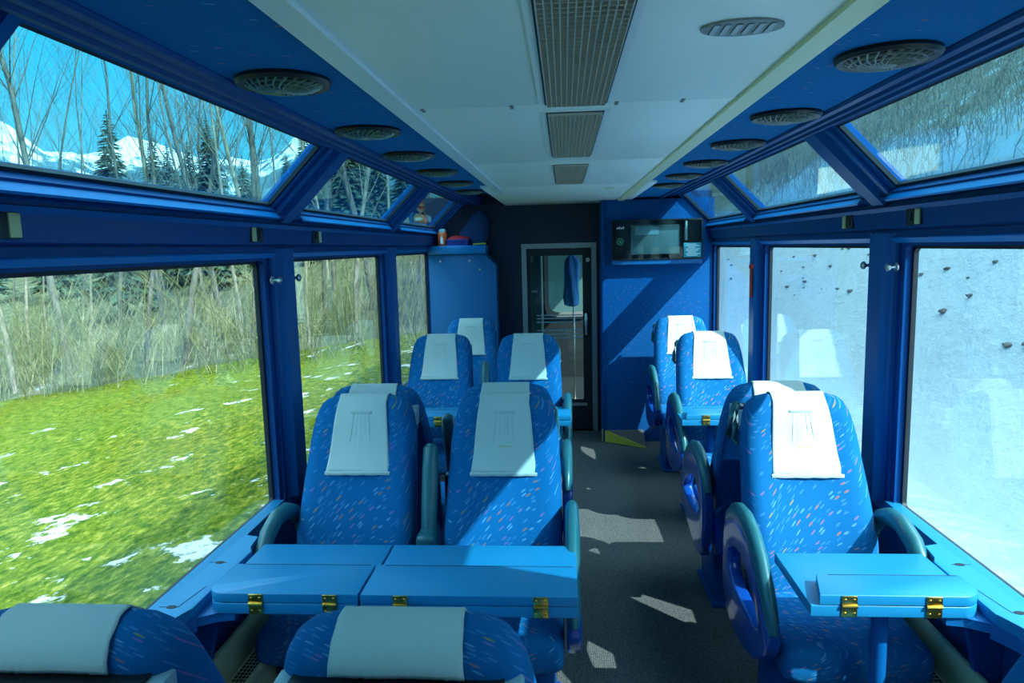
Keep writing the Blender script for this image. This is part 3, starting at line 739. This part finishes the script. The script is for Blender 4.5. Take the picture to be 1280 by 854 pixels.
def f_pleat():
    m = MB()
    for k in range(5):
        x = -.036 + k * .018
        m.tube([(x * .85, interp(YF, 1.115) - .0085, 1.115), (x, interp(YF, 1.06) - .009, 1.06), (x * 1.2, interp(YF, 1.0) - .0085, 1.0)], [.0015, .003, .0012], 6)
    m.box(-.045, .045, interp(YF, 1.12) - .0115, interp(YF, 1.12) - .004, 1.112, 1.124, .002)
    return m.build('pleats', M['cover'], link=False)
def f_mark():
    m = MB()
    for k in range(5):
        m.tube([(-.022 + k * .011, interp(YF, .985) - .0105, .983), (-.015 + k * .011, interp(YF, .985) - .0105, .989)], .0018, 6)
    return m.build('woven_mark', M['yellowmark'], link=False)
OUT = [(-.055, .60), (-.075, .665), (-.13, .715), (-.22, .755), (-.33, .770), (-.44, .742), (-.54, .685), (-.62, .615), (-.675, .545), (-.690, .500), (-.675, .455), (-.62, .395), (-.53, .345), (-.42, .312), (-.30, .295), (-.18, .295), (-.10, .32), (-.06, .40), (-.05, .50)]
INN_ = [(-.155, .585), (-.160, .615), (-.19, .650), (-.25, .680), (-.33, .690), (-.42, .665), (-.50, .615), (-.555, .565), (-.58, .535), (-.585, .515), (-.57, .500), (-.53, .490), (-.48, .484), (-.42, .482), (-.34, .484), (-.26, .492), (-.20, .510), (-.17, .535), (-.158, .56)]
INN = [(y, (z - .48) * .82 + .468) for y, z in INN_]
def f_arm_shell(sx):
    def f():
        m = MB(); ringprism(m, OUT, INN, 'X', sx * .245, sx * .295)
        bmesh.ops.recalc_face_normals(m.bm, faces=m.bm.faces)
        es = [e for e in m.bm.edges if len(e.link_faces) == 2 and e.calc_face_angle(0) > .9]
        bmesh.ops.bevel(m.bm, geom=es, offset=.011, segments=3, profile=.5, affect='EDGES', clamp_overlap=True)
        return m.build('armrest', M['shell'], smooth=50, link=False)
    return f
def f_arm_pad(sx):
    def f():
        m = MB(); top = [(-.07, .640), (-.10, .695), (-.16, .735), (-.24, .765), (-.33, .774), (-.43, .752), (-.52, .704), (-.60, .638), (-.66, .570), (-.685, .525)]
        m.tube([(sx * .27, y, z - .004) for y, z in top], [.030, .040, .043, .044, .044, .044, .043, .041, .037, .024], 14, flat=.62, up=Vector((1, 0, 0)))
        return m.build('armrest_pad', M['teal'], smooth=70, link=False)
    return f
def f_warm(sx):
    def f():
        m = MB(); top = [(-.10, .56), (-.12, .66), (-.18, .725), (-.26, .760), (-.35, .766), (-.44, .735), (-.50, .680), (-.53, .61), (-.535, .52)]
        m.tube([(sx * .268, y, z) for y, z in top], [.026, .03, .033, .035, .036, .036, .036, .034, .028], 14, flat=.8, up=Vector((1, 0, 0)))
        return m.build('armrest', M['teal'], smooth=70, link=False)
    return f
def f_carm(sx):
    def f():
        m = MB(); m.tube([(sx * .296, -.235, .66), (sx * .296, -.20, .78), (sx * .296, -.155, .90), (sx * .296, -.125, .985), (sx * .296, -.118, 1.0)], [.030, .032, .033, .030, .016], 14, flat=1.0, up=Vector((1, 0, 0)))
        return m.build('armrest', M['teal'], smooth=70, link=False)
    return f
def f_chinge(sx):
    def f():
        m = MB(); m.box(sx * .296 - .036, sx * .296 + .036, -.33, -.16, .45, .69, .02, 3); return m.build('armrest_hinge', M['teal'], link=False)
    return f
def f_handle(sx):
    def f():
        m = MB()
        m.tube([(sx * .205, .075, .945), (sx * .218, .092, .965), (sx * .216, .105, 1.02), (sx * .205, .112, 1.085), (sx * .19, .10, 1.11)], [.012, .015, .016, .015, .012], 10, flat=.7)
        return m.build('grab_handle', M['teal'], smooth=60, link=False)
    return f
def f_leg(sx):
    def f():
        m = MB(); m.prism([(-.56, .012), (-.24, .012), (-.27, .36), (-.60, .36)], 'X', sx * .11, sx * .20, .012)
        m.box(sx * .155 - .06, sx * .155 + .06, -.60, -.20, 0, .016, .004)
        return m.build('leg', M['paint_d'], link=False)
    return f
def make_seat(label, x, ytop, away=False, aisle=0, window=0, centre=0, mark=False, grp=None):
    """aisle/window/centre: +1/-1 = world side of that armrest (0 none)"""
    k = -1 if away else 1
    st = thing('train_seat', label, 'seat', (x, ytop - k * .015, 0), pi if away else 0, grp); st.scale = (1, 1, .987)
    part('seat_cushion', 'cush', f_cush, st)
    part('backrest', 'back', f_back, st)
    sh = part('back_shell', 'shell', f_shell, st)
    sp_ = part('back_strip', 'strip', f_strip, st)
    for sx in (-1, 1):
        c = part('corner_clip', 'clip', f_clip, st); c.location.x = sx * .187
        sc_ = part('screw', 'screw', f_screw, sp_); sc_.location = (sx * .09, interp(YB, 1.06) + .030, 1.062); sc_.rotation_euler = (radians(-90), 0, 0)
        part('leg', 'leg%d' % sx, f_leg(sx), st)
    cv = part('headrest_cover', 'cover', f_cover, st); cv['label'] = 'white cloth headrest cover'
    part('hem', 'hem', f_hem, cv); part('pleats', 'pleat', f_pleat, cv)
    if mark: part('woven_mark', 'mark', f_mark, cv)
    if aisle:
        q = aisle * k; a = part('armrest', 'ash%d' % q, f_arm_shell(q), st); part('armrest_pad', 'apad%d' % q, f_arm_pad(q), a)
        part('grab_handle', 'gh%d' % q, f_handle(q), st)
    if window:
        q = window * k; part('armrest', 'wa%d' % q, f_warm(q), st)
    if centre:
        q = centre * k; a = part('armrest', 'ca%d' % q, f_carm(q), st); part('armrest_hinge', 'ch%d' % q, f_chinge(q), a)
        part('grab_handle', 'gh%d' % -q, f_handle(-q), st) if not aisle else None
    return st
G = 'blue cloth train seats with white headrest covers'
make_seat('blue seat by the big meadow window, facing us behind the wide double table', -.885, 2.93, aisle=0, window=-1, centre=0, grp=G)
make_seat('blue aisle seat facing us behind the wide double table, sunlit across its back', -.285, 2.915, aisle=1, centre=-1, mark=True, grp=G)
make_seat('blue single seat facing us behind the table on the big snow side window', .89, 2.89, aisle=-1, window=1, mark=True, grp=G)
make_seat('blue meadow window seat facing away, only its top showing over the seat in front', -.90, 3.15, True, window=-1, grp=G)
make_seat('blue aisle seat facing away on the meadow side, its white top over the sunlit seat', -.30, 3.15, True, aisle=1, centre=-1, grp=G)
make_seat('blue single snow side seat facing away, sun on the white top of its headrest', .88, 3.12, True, aisle=-1, window=1, grp=G)
make_seat('blue seat by the middle meadow window facing us behind the far double table', -.915, 5.04, window=-1, grp=G)
make_seat('blue aisle seat facing us behind the far double table, in line with end door', -.29, 4.99, aisle=1, centre=-1, grp=G)
make_seat('blue single seat facing us behind the small far table on the snow side', .95, 4.96, aisle=-1, window=1, grp=G)
make_seat('blue seat directly against the plain blue meadow side partition', -.845, 6.16, window=-1, grp=G)
make_seat('blue seat under the screen case on the snow side partition', .935, 6.06, aisle=-1, window=1, grp=G)
make_seat('blue aisle seat cut by the frame bottom, its back to us before the double table', -.31, 1.115, True, grp=G)
make_seat('blue window seat in the frame corner with its back to us beside the meadow', -.90, 1.11, True, window=-1, grp=G)
make_seat('blue aisle seat at the frame bottom facing us, just the top of its cover showing', -.345, .875, grp=G)
make_seat('blue corner seat at the frame bottom facing us, just a sliver of its top showing', -.92, .875, window=-1, grp=G)
make_seat('blue single snow side seat with its back to us beside the frame edge', .92, 1.11, True, grp=G)

for x_, y_ in make_next:
    make_seat('blue seat in the next coach, seen through the glass end door', x_, y_ + .3 * (x_ > 0), grp='seats in the next coach')

# ------------------------------------------------------------------ tables and window counters
def hinge(parent, x, yf, z0=0.):
    h = MB()
    h.box(x - .022, x + .022, yf - .004, yf + .001, -.034, -.004, .0015); h.box(x - .022, x + .022, yf - .004, yf + .001, .004, .030, .0015)
    h.tube([(x - .022, yf - .005, 0), (x + .022, yf - .005, 0)], .005, 8)
    o = h.build('hinge', M['brass'], parent, loc=(0, 0, z0))
    for dx in (-.013, .013):
        for dz in (-.022, .019):
            q = MB().lathe([(.0001, .003), (.003, .002), (.0042, 0)], n=8).build('screw', M['brass'], o, loc=(x + dx, yf - .004, dz)); q.rotation_euler = (radians(90), 0, 0)
def make_table(label, x0, x1, yf, yb, hx, mitre=(0, 0), rounded=None, posts=(), grp=None, gf=.47):
    """leaf folded over a board; z origin = the hinge joint"""
    z = .691
    t = thing('folding_table', label, 'table', (0, 0, z), 0, grp)
    ml, mr = mitre
    def outline(xa, xb, ya, yb_, skew=0.):
        p = []; r = .055
        if rounded == 'l':
            for k in range(8):
                a = radians(180 + 90 * k / 7); p.append((xa + r + r * cos(a), ya + r + r * sin(a)))
        else: p.append((xa, ya))
        if rounded == 'r':
            for k in range(8):
                a = radians(270 + 90 * k / 7); p.append((xb - r + r * cos(a), ya + r + r * sin(a)))
        else: p.append((xb, ya))
        return p + [(xb - (mr * .5 if skew else 0), yb_), (xa + (skew if ml else 0), yb_)]
    MB().prism(outline(x0, x1, yf, yb), 'Z', -.004, .030, .003).build('board', M['table'], t)
    yg = lerp(yf, yb, gf)
    MB().prism(outline(x0 + ml * .35, x1, yf, yg, ml * .5), 'Z', .0315, .062, .003).build('leaf', M['table'], t)
    MB().box(x0 + ml * .9 + .03, x1 - .012, yg - .006, yg - .003, .0612, .0626).build('seam', M['brown'], t)
    for hxx in hx: hinge(t, hxx, yf, .031)
    for px, py in posts:
        q = MB(); q.tube([(px, py, -z), (px, py, -.004)], .024, 16); q.lathe([(.0001, -z + .02), (.05, -z + .012), (.055, -z)], (px, py, 0), 20); q.build('leg', M['paint'], t)
    return t
GT = 'blue folding tables with brass hinges'
make_table('wall half of the wide double table under the big meadow window', -1.135, -.662, 1.97, 2.405, (-.976, -.747), rounded='l', grp=GT)
make_table('aisle half of the wide double table, partly in sun', -.654, -.005, 1.97, 2.405, (-.532, -.113), mitre=(0, .045), posts=((-.34, 2.20),), grp=GT)
make_table('small folding table on a post under the big snow side window', .668, 1.150, 2.00, 2.36, (.775, 1.01), mitre=(.07, 0), rounded='r', posts=((.905, 2.10),), grp=GT, gf=.38)
make_table('wall half of the far double table in front of the middle meadow window', -1.150, -.672, 4.23, 4.62, (-1.00, -.82), rounded='l', grp=GT)
make_table('aisle half of the far double table, behind the two sunlit headrest tops', -.664, -.005, 4.23, 4.62, (-.545, -.115), mitre=(0, .045), posts=((-.34, 4.48),), grp=GT)
make_table('far small folding table on the snow side, one brass hinge in view', .66, 1.160, 4.22, 4.60, (.80, 1.015), mitre=(.07, 0), rounded='r', posts=((.86, 4.38),), grp=GT)

def make_counter(label, s, yf, yb, near, far):
    """fixed shelf along the window that swells out to carry the table"""
    c = thing('window_counter', label, 'counter', (0, 0, 0), 0, 'blue counters under the windows')
    p = [(1.292, near)]
    inner = [(1.235, near), (1.222, near + .2), (1.215, yf - .35), (1.205, yf - .20), (1.185, yf - .10), (1.150, yf - .03), (1.10, yf + .003), (1.05, yf + .006), (1.05, yb - .03), (1.135, yb - .03), (1.150, yb - .07), (1.172, yb - .07), (1.185, yb - .03), (1.185, yb + .065), (1.24, yb + .075), (1.24, far), (1.292, far)]
    poly = [(s * x, y) for x, y in p + inner]
    m = MB()
    zt = .722
    # top slab sits flush with the table's upper leaf beside the wall, so stop it at the table's edge
    poly2 = [(s * x, y) for x, y in [(1.292, near)] + inner[:5] + [(1.156, yf - .04), (1.156, yb - .06)] + [(1.178, yb - .03), (1.185, yb + .065), (1.24, yb + .075), (1.24, far), (1.292, far)]]
    m.prism(poly2, 'Z', .688, zt, .003).build('top', M['table'], c)
    m = MB(); poly3 = [(s * x, y) for x, y in [(1.275, yf - .10), (1.19, yf - .09), (1.15, yf - .025), (1.10, yf + .005), (1.05, yf + .008), (1.05, yb - .12), (1.275, yb - .05)]]
    m.prism(poly3, 'Z', .660, .6875, .003).build('bracket', M['table_edge'], c)
    # apron following the curve
    a = MB(); cur = [(x, y) for x, y in inner[:6]]
    o2 = [(x + .018, y + .012) for x, y in cur]
    for (q0, q1), (r0, r1) in zip(zip(cur[:-1], cur[1:]), zip(o2[:-1], o2[1:])):
        bm = a.bm
        v = [bm.verts.new((s * x, y, z)) for (x, y) in (q0, q1, r1, r0) for z in (.645, .688)]
        for f in ((0, 2, 3, 1), (2, 4, 5, 3), (4, 6, 7, 5), (6, 0, 1, 7), (1, 3, 5, 7), (0, 6, 4, 2)): bm.faces.new([v[i] for i in f])
    a.build('apron', M['table_edge'], c)
    # side support panel going down to the floor at the wall, cut back in a slant
    sp = MB(); sp.prism([(s * 1.27, .0), (s * 1.215, .0), (s * 1.205, .40), (s * 1.15, .658), (s * 1.27, .658)], 'Y', yf + .10, yf + .125); sp.build('support', M['wallcloth'], c)
    # lid seams and finger notches
    sm = MB()
    L0 = [(1.265, yf - .03), (1.205, yf - .03), (1.185, yf + .10)]
    for (ax, ay), (bx, by) in zip(L0[:-1], L0[1:]):
        d = Vector((bx - ax, by - ay)); n_ = Vector((-d.y, d.x)).normalized() * .0012
        bm = sm.bm
        v = [bm.verts.new((s * (px + sg_ * n_.x), py + sg_ * n_.y, z)) for (px, py) in ((ax, ay), (bx, by)) for sg_ in (-1, 1) for z in (zt - .001, zt + .0008)]
        for f in ((0, 1, 3, 2), (4, 6, 7, 5), (1, 5, 7, 3), (0, 4, 5, 1), (2, 3, 7, 6)): bm.faces.new([v[i] for i in f])
    sm.build('lid_seam', M['brown'], c); sm = MB()
    sm.box(min(s * 1.20, s * 1.262), max(s * 1.20, s * 1.262), yf + .275, yf + .278, zt - .001, zt + .0008)
    sm.build('lid_seam', M['brown'], c)
    for yy in (yf - .03, yf + .276):
        nmb = MB(); nmb.prism([(s * 1.225 + .016 * cos(a_), yy + .010 * sin(a_)) for a_ in [2 * pi * k / 16 for k in range(16)]], 'Z', zt - .001, zt + .0012); nmb.build('finger_notch', M['rubber'], c)
    return c
make_counter('blue fixed counter carrying the wide double table under the meadow window', -1, 1.97, 2.405, 1.22, 2.86)
make_counter('blue fixed counter carrying the small table under the snow side window', 1, 2.00, 2.36, 1.22, 2.86)
make_counter('blue fixed counter carrying the far double table on the meadow side', -1, 4.23, 4.62, 3.25, 4.80)
make_counter('blue fixed counter carrying the far small table on the snow side', 1, 4.22, 4.60, 3.25, 4.78)

# heaters along the walls
for s, nm in ((-1, 'meadow'), (1, 'snow')):
    h = thing('heater', 'cream perforated floor heater along the %s side wall under the table' % nm, 'heater', (s * 1.0, 0, 0))
    def bx(x0, x1, y0, y1, z0, z1, b_=.004):
        a_, c_ = sorted((s * x0 - s * 1.0, s * x1 - s * 1.0)); return MB().box(a_, c_, y0, y1, z0, z1, b_)
    for ya, yb_ in ((1.25, 2.95), (3.25, 4.9)):
        bx(1.095, 1.255, ya, yb_, 0, .335).build('body', M['cream'], h)
        bx(1.185, 1.204, ya, yb_, .333, .462).build('rail', M['cream'], h)
        bx(1.090, 1.103, ya, yb_, .333, .372).build('rim', M['cream'], h)
        g = MB()
        ny = int((yb_ - ya) / .020)
        for k in range(ny):
            for q in range(5):
                x = 1.117 + q * .0135; y = ya + .02 + k * .020
                a_, c_ = sorted((s * (x - .0048) - s, s * (x + .0048) - s)); g.box(a_, c_, y - .0065, y + .0065, .3340, .3362)
        g.build('grille', M['rubber'], h, smooth=0)

# ------------------------------------------------------------------ outside: terrain
def fbm(x, y, sc=1., o=4): return noise.fractal(Vector((x * sc, y * sc, 3.7)), 1., 2., o)
def ground_left(x, y):
    d = -x
    h = -.52 - .13 * max(0, d - 3.2)
    ed = max(0, max(y - 18.5 + .12 * max(0, 15 - d), d - 24))    # beyond the wood's edge
    h += ed * .16 + .09 * fbm(x, y, .25) * min(1, d / 6) + (.02 * fbm(x, y, 2.))
    return h
def grid(xs, ys, f):
    bm = bmesh.new()
    V = [[bm.verts.new((x, y, f(x, y))) for y in ys] for x in xs]
    for i in range(len(xs) - 1):
        for j in range(len(ys) - 1): bm.faces.new((V[i][j], V[i + 1][j], V[i + 1][j + 1], V[i][j + 1]))
    m = MB(); m.bm.free(); m.bm = bm; return m
def frange(a, b, n, p=1.): return [a + (b - a) * (k / n) ** p for k in range(n + 1)]
struct(grid(frange(-1.5, -25, 80, 1.3), frange(-14, 18.6, 90), ground_left).build('ground_meadow', M['meadow'], smooth=180))
struct(grid(frange(1.5, -70, 50, 1.2), frange(18.5, 75, 60, 1.2), lambda x, y: ground_left(min(x, -1.5), y) - .05).build('ground_wood', M['woodfloor'], smooth=180))
struct(grid(frange(-24.9, -70, 30), frange(-14, 18.6, 30), lambda x, y: ground_left(x, y) - .03).build('ground_wood_edge', M['woodfloor'], smooth=180))
struct(grid(frange(-1.5, 1.6, 4), frange(-14, 18.6, 20), lambda x, y: -.55).build('ground_track', M['rockmat'], smooth=0))
def ground_right(x, y):
    h = -.55
    if x > 3.4:
        d = x - 3.4
        h += d * d * .5 if d < 1.3 else .845 + (min(d, 3.6) - 1.3) * 1.34 + max(0, d - 3.6) * .72
        h += .16 * fbm(x, y, .45) * min(1, d) + .05 * fbm(x, y, 1.6) * min(1, d)
    else: h += .02 * fbm(x, y, 1.1)
    return h
struct(grid(frange(1.5, 60, 130, 1.7), frange(-20, 60, 150), ground_right).build('ground_bank', M['bank'], smooth=180))
def ridge():
    bm = bmesh.new(); rows = []
    na, nr = 90, 14
    for i in range(na + 1):
        a = radians(lerp(60, 210, i / na))   # compass angle about the coach, 90 = ahead, 180 = meadow side
        row = []
        for j in range(nr + 1):
            t = j / nr; R = 260 + 260 * t
            pk = 90 + 24 * fbm(cos(a) * 3, sin(a) * 3, 1.3) + 9 * fbm(cos(a) * 14, sin(a) * 14, 1.)
            h = -30 + (pk + 20) * (t ** .8) * (1 + .12 * fbm(cos(a) * R * .01, sin(a) * R * .01, 2.)) * (1 if t < .95 else .96)
            row.append(bm.verts.new((cos(a) * R, sin(a) * R, h)))
        rows.append(row)
    for a_, b_ in zip(rows[:-1], rows[1:]):
        for j in range(nr): bm.faces.new((a_[j], a_[j + 1], b_[j + 1], b_[j]))
    m = MB(); m.bm.free(); m.bm = bm; return m
struct(ridge().build('mountain', M['mount'], smooth=60))

# ------------------------------------------------------------------ outside: trees, scrub, rocks
def bare_tree(seed, H, r0, lean=.05, nb=26, spread=.55, depth=2, mat=None):
    R = random.Random(seed); m = MB()
    def limb(p, d, L, r, dep, seg=5):
        pts = [p]; rad = [r]; dd = d.copy()
        for k in range(seg):
            dd = (dd + Vector((R.uniform(-1, 1), R.uniform(-1, 1), R.uniform(-.4, .7))) * .10).normalized()
            p = p + dd * (L / seg); pts.append(p); rad.append(max(.0028, r * (1 - .85 * (k + 1) / seg)))
        m.tube(pts, rad, 6 if dep == depth else (4 if dep == depth - 1 else 3), cap=False)
        if dep > 0:
            n = int(nb * 1.3) if dep == depth else 10
            for i in range(n):
                t = R.uniform(.18, .98) if dep == depth else R.uniform(.2, 1.)
                k = min(seg - 1, int(t * seg)); q = pts[k].lerp(pts[k + 1], t * seg - k)
                ax = R.uniform(0, 2 * pi)
                out = Vector((cos(ax), sin(ax), 0))
                nd = (dd * (1 - spread) + out * spread + Vector((0, 0, .18))).normalized()
                limb(q, nd, L * (R.uniform(.16, .34) if dep == depth else R.uniform(.3, .6)) * (1.15 - .6 * t), rad[k] * R.uniform(.16, .30), dep - 1, 4)
    limb(Vector((0, 0, -.3)), Vector((R.uniform(-lean, lean), R.uniform(-lean, lean), 1)).normalized(), H, r0, depth, 8)
    return m.build('bare_tree', mat or M['bark'], smooth=180, link=False)
def conifer(seed, H):
    R = random.Random(seed); m = MB(); bm = m.bm
    m.tube([(0, 0, -.3), (0, 0, H)], [H * .018, .02], 6)
    z = H * .10
    while z < H * .98:
        t = z / H; Lb = (1 - t) ** .85 * H * .23 + .12
        for i in range(13):
            a = R.uniform(0, 2 * pi); L = Lb * R.uniform(.7, 1.1); w = L * .17
            d = Vector((cos(a), sin(a), 0)); sd = Vector((-sin(a), cos(a), 0))
            p0 = Vector((0, 0, z)); drop = R.uniform(.2, .42)
            c = [p0 + d * L * u + Vector((0, 0, -drop * L * u * u + .1 * L * u)) for u in (.05, .35, .7, 1.)]
            ws = [w * .4, w, w * .75, .01]
            vs = [(bm.verts.new(c[k] + sd * ws[k] - Vector((0, 0, ws[k] * .5))), bm.verts.new(c[k]), bm.verts.new(c[k] - sd * ws[k] - Vector((0, 0, ws[k] * .5)))) for k in range(4)]
            for k in range(3):
                for q in range(2): bm.faces.new((vs[k][q], vs[k][q + 1], vs[k + 1][q + 1], vs[k + 1][q]))
        z += H * .0135
    return m.build('conifer', M['needle'], smooth=0, link=False)
bare = [bare_tree(3, 15, .085, .03, 24, .42, mat=M['bark']), bare_tree(8, 16, .11, .05, 26, .45, mat=M['barkdark']), bare_tree(21, 12, .055, .10, 16, .40, mat=M['bark']), bare_tree(34, 14, .07, .06, 22, .48, mat=M['barkdark'])]
cons = [conifer(5, 11), conifer(9, 14)]
R = random.Random(77)
def place(src, x, y, z, sc, lab, cat, grp):
    o = src.copy(); COL.objects.link(o); o.location = (x, y, z); o.rotation_euler = (0, 0, R.uniform(0, 6.28)); o.scale = (sc, sc, sc)
    return tag(o, lab, cat, grp)
spots = []
def at(px_ratio, Y):  # lateral ratio x/y seen from the camera
    return px_ratio * Y - .03, Y
for r_, Yv in ((-.83, 19.5), (-.74, 21), (-.80, 23), (-.62, 20.5), (-.585, 22), (-.56, 19.6), (-.47, 19.8), (-.455, 21), (-.435, 20.2), (-.42, 22), (-.37, 19.5), (-.345, 22), (-.30, 20), (-.27, 23), (-.24, 20.5), (-.21, 22),
              (-.95, 20), (-.88, 22), (-.70, 26), (-.66, 24), (-.52, 25), (-.50, 28), (-.40, 27), (-.33, 28), (-1.1, 21), (-1.3, 20.5), (-.77, 30), (-.58, 32)):
    spots.append(at(r_, Yv))
for k in range(14): spots.append((R.uniform(-40, -3), R.uniform(24, 45)))
for k in range(8): spots.append((R.uniform(-45, -27), R.uniform(-5, 22)))
for k, (x, y) in enumerate(spots):
    s_ = bare[k % 4]; place(s_, x, y, ground_left(x, y), R.uniform(.85, 1.2), 'bare leafless tree in the wood beyond the meadow', 'tree', 'bare trees beyond the meadow')
for k in range(22):
    x, y = R.uniform(-60, -10), R.uniform(36, 70)
    place(cons[k % 2], x, y, ground_left(x, y), R.uniform(.45, .75), 'dark conifer among the bare trees beyond the meadow', 'tree', 'conifers beyond the meadow')
for r_, Yv, sc in ((-.645, 30, .80), (-.50, 34, .74), (-.53, 40, .7), (-.74, 40, .66), (-.36, 38, .66)):
    x, y = at(r_, Yv); place(cons[0], x, y, ground_left(x, y), sc, 'dark conifer among the bare trees beyond the meadow', 'tree', 'conifers beyond the meadow')
for k in range(34):
    x, y = R.uniform(15, 40), R.uniform(-4, 46)
    place(bare[k % 4], x, y, ground_right(x, y), R.uniform(.28, .45), 'bare tree on the slope above the snow bank', 'tree', 'bare trees above the snow bank')

def scrub(n, fx, mat, hmin, hmax, seed, r0=.012):
    Q = random.Random(seed); m = MB()
    for i in range(n):
        x, y, z = fx(Q)
        H = Q.uniform(hmin, hmax); a = Q.uniform(0, 6.28); b_ = Q.uniform(.05, 1.0) * H
        p = [Vector((x, y, z - .1)), Vector((x + cos(a) * b_ * .3, y + sin(a) * b_ * .3, z + H * .45)), Vector((x + cos(a) * b_, y + sin(a) * b_, z + H))]
        m.tube(p, [r0 * Q.uniform(.7, 1.6), r0 * .8, r0 * .3], 3, cap=False)
        for q in range(4):
            t = Q.uniform(.3, .95); s0 = p[1].lerp(p[2], max(0, t * 2 - 1)) if t > .5 else p[0].lerp(p[1], t * 2)
            a2 = Q.uniform(0, 6.28); L = H * Q.uniform(.15, .4)
            m.tube([s0, s0 + Vector((cos(a2) * L * .6, sin(a2) * L * .6, L * .7))], [r0 * .6, r0 * .25], 3, cap=False)
    return m.build('undergrowth', mat, smooth=180)
def fx_left(Q):
    if Q.random() < .8:
        x = Q.uniform(-30, -3); y = 17.8 + abs(Q.gauss(0, 4)) + (.0 if x > -15 else .0) - .10 * max(0, 15 + x)
    else: x = -24.5 - abs(Q.gauss(0, 5)); y = Q.uniform(0, 24)
    return x, y, ground_left(x, y)
tag(scrub(2300, fx_left, M['twig'], .5, 3.0, 4, .010), 'tangled dry undergrowth along the edge of the wood beyond the meadow', 'undergrowth', kind='stuff')
def fx_right(Q):
    x = 5.9 + abs(Q.gauss(0, 5)) + Q.random() * 1.2; y = Q.uniform(-2, 45); return x, y, ground_right(x, y)
tag(scrub(11000, fx_right, M['twiggrey'], .2, 1.2, 6, .007), 'grey brown scrub covering the hillside above the snow bank', 'undergrowth', kind='stuff')
def rock(seed):
    Q = random.Random(seed); bm = bmesh.new(); bmesh.ops.create_icosphere(bm, subdivisions=2, radius=1)
    for v in bm.verts: v.co *= 1 + .38 * noise.noise(v.co * 1.6 + Vector((seed, 0, 0)))
    for v in bm.verts: v.co.z *= .55; v.co.x *= 1.5; v.co.y *= 1 + .5 * noise.noise(v.co * 2.1)
    m = MB(); m.bm.free(); m.bm = bm; return m.build('rock', M['rockmat'], smooth=0, link=False)
rocks = [rock(1), rock(2), rock(3)]
for k in range(70):
    x = R.uniform(4.9, 6.0); y = (7.5, 10, 12, 14, 15.5, 18, 21, 24)[k % 8] + R.gauss(0, .9)
    o = place(rocks[k % 3], x, y, ground_right(x, y), R.uniform(.02, .06), 'small dark rock poking out of the snow bank', 'rock', 'rocks in the snow bank')

# ------------------------------------------------------------------ sun, sky, lamps, camera
sun_dir = Vector((-.94, .64, -1.0)).normalized()
sl = bpy.data.lights.new('sun', 'SUN'); sl.energy = 3.7; sl.angle = radians(.55); sl.color = (1, .96, .88)
so = bpy.data.objects.new('sun', sl); COL.objects.link(so)
so.rotation_euler = sun_dir.to_track_quat('-Z', 'Y').to_euler()

w = bpy.data.worlds.new('sky'); SC.world = w; w.use_nodes = True
N, L = w.node_tree.nodes, w.node_tree.links
bg = N['Background']
tc = N.new('ShaderNodeTexCoord')
sp = N.new('ShaderNodeSeparateXYZ'); L.new(tc.outputs['Generated'], sp.inputs['Vector'])
rz = ramp(N, [(0, (.30, .50, .56)), (.07, (.14, .50, .64)), (.26, (.035, .40, .60)), (.42, (.045, .42, .66)), (.62, (.75, 1.15, 1.4)), (1, (1.1, 1.5, 1.7))])
L.new(sp.outputs['Z'], rz.inputs['Fac'])
dt = N.new('ShaderNodeVectorMath'); dt.operation = 'DOT_PRODUCT'; dt.inputs[1].default_value = tuple(-sun_dir)
nm = N.new('ShaderNodeVectorMath'); nm.operation = 'NORMALIZE'; L.new(tc.outputs['Generated'], nm.inputs[0]); L.new(nm.outputs['Vector'], dt.inputs[0])
gl = N.new('ShaderNodeMapRange'); gl.interpolation_type = 'SMOOTHSTEP'
gl.inputs['From Min'].default_value = .2; gl.inputs['From Max'].default_value = 1.; gl.inputs['To Min'].default_value = 0; gl.inputs['To Max'].default_value = 1.5
L.new(dt.outputs['Value'], gl.inputs['Value'])
mx = N.new('ShaderNodeMix'); mx.data_type = 'RGBA'; mx.blend_type = 'ADD'; mx.inputs[0].default_value = 1; mx.clamp_result = False
cg = N.new('ShaderNodeVectorMath'); cg.operation = 'SCALE'; cg.inputs[0].default_value = (1, 1.0, .95); L.new(gl.outputs['Result'], cg.inputs['Scale'])
L.new(rz.outputs['Color'], mx.inputs[6]); L.new(cg.outputs['Vector'], mx.inputs[7])
L.new(mx.outputs[2], bg.inputs['Color']); bg.inputs['Strength'].default_value = 1.0

cam = bpy.data.cameras.new('camera'); co_ = bpy.data.objects.new('camera', cam); COL.objects.link(co_)
F, CX, CY = 890., 640., 427.
cam.sensor_width = 36; cam.lens = F / 1280 * 36; cam.clip_start = .02; cam.clip_end = 2000
d = Vector(((705 - CX) / F, (308 - CY) / F, 1)).normalized()
dn = Vector((sin(.015), cos(.015), 0)); dn = (dn - d * dn.dot(d)).normalized(); rt = dn.cross(d)
rows = (rt, d, -dn)   # world axes written in camera coordinates (x right, y down, z forward)
mw = Matrix(((rows[0].x, -rows[0].y, -rows[0].z), (rows[1].x, -rows[1].y, -rows[1].z), (rows[2].x, -rows[2].y, -rows[2].z))).to_4x4()
mw.translation = (-.03, 0, 1.77); co_.matrix_world = mw
SC.camera = co_
SC.view_settings.view_transform = 'Standard'; SC.view_settings.look = 'None'; SC.view_settings.gamma = 1; SC.view_settings.exposure = 1.5
SC.view_settings.use_curve_mapping = False
SC.cycles.max_bounces = 8; SC.cycles.diffuse_bounces = 5; SC.cycles.transparent_max_bounces = 16; SC.cycles.use_denoising = True
SC.cycles.caustics_reflective = False; SC.cycles.caustics_refractive = False
SC.cycles.sample_clamp_indirect = 6
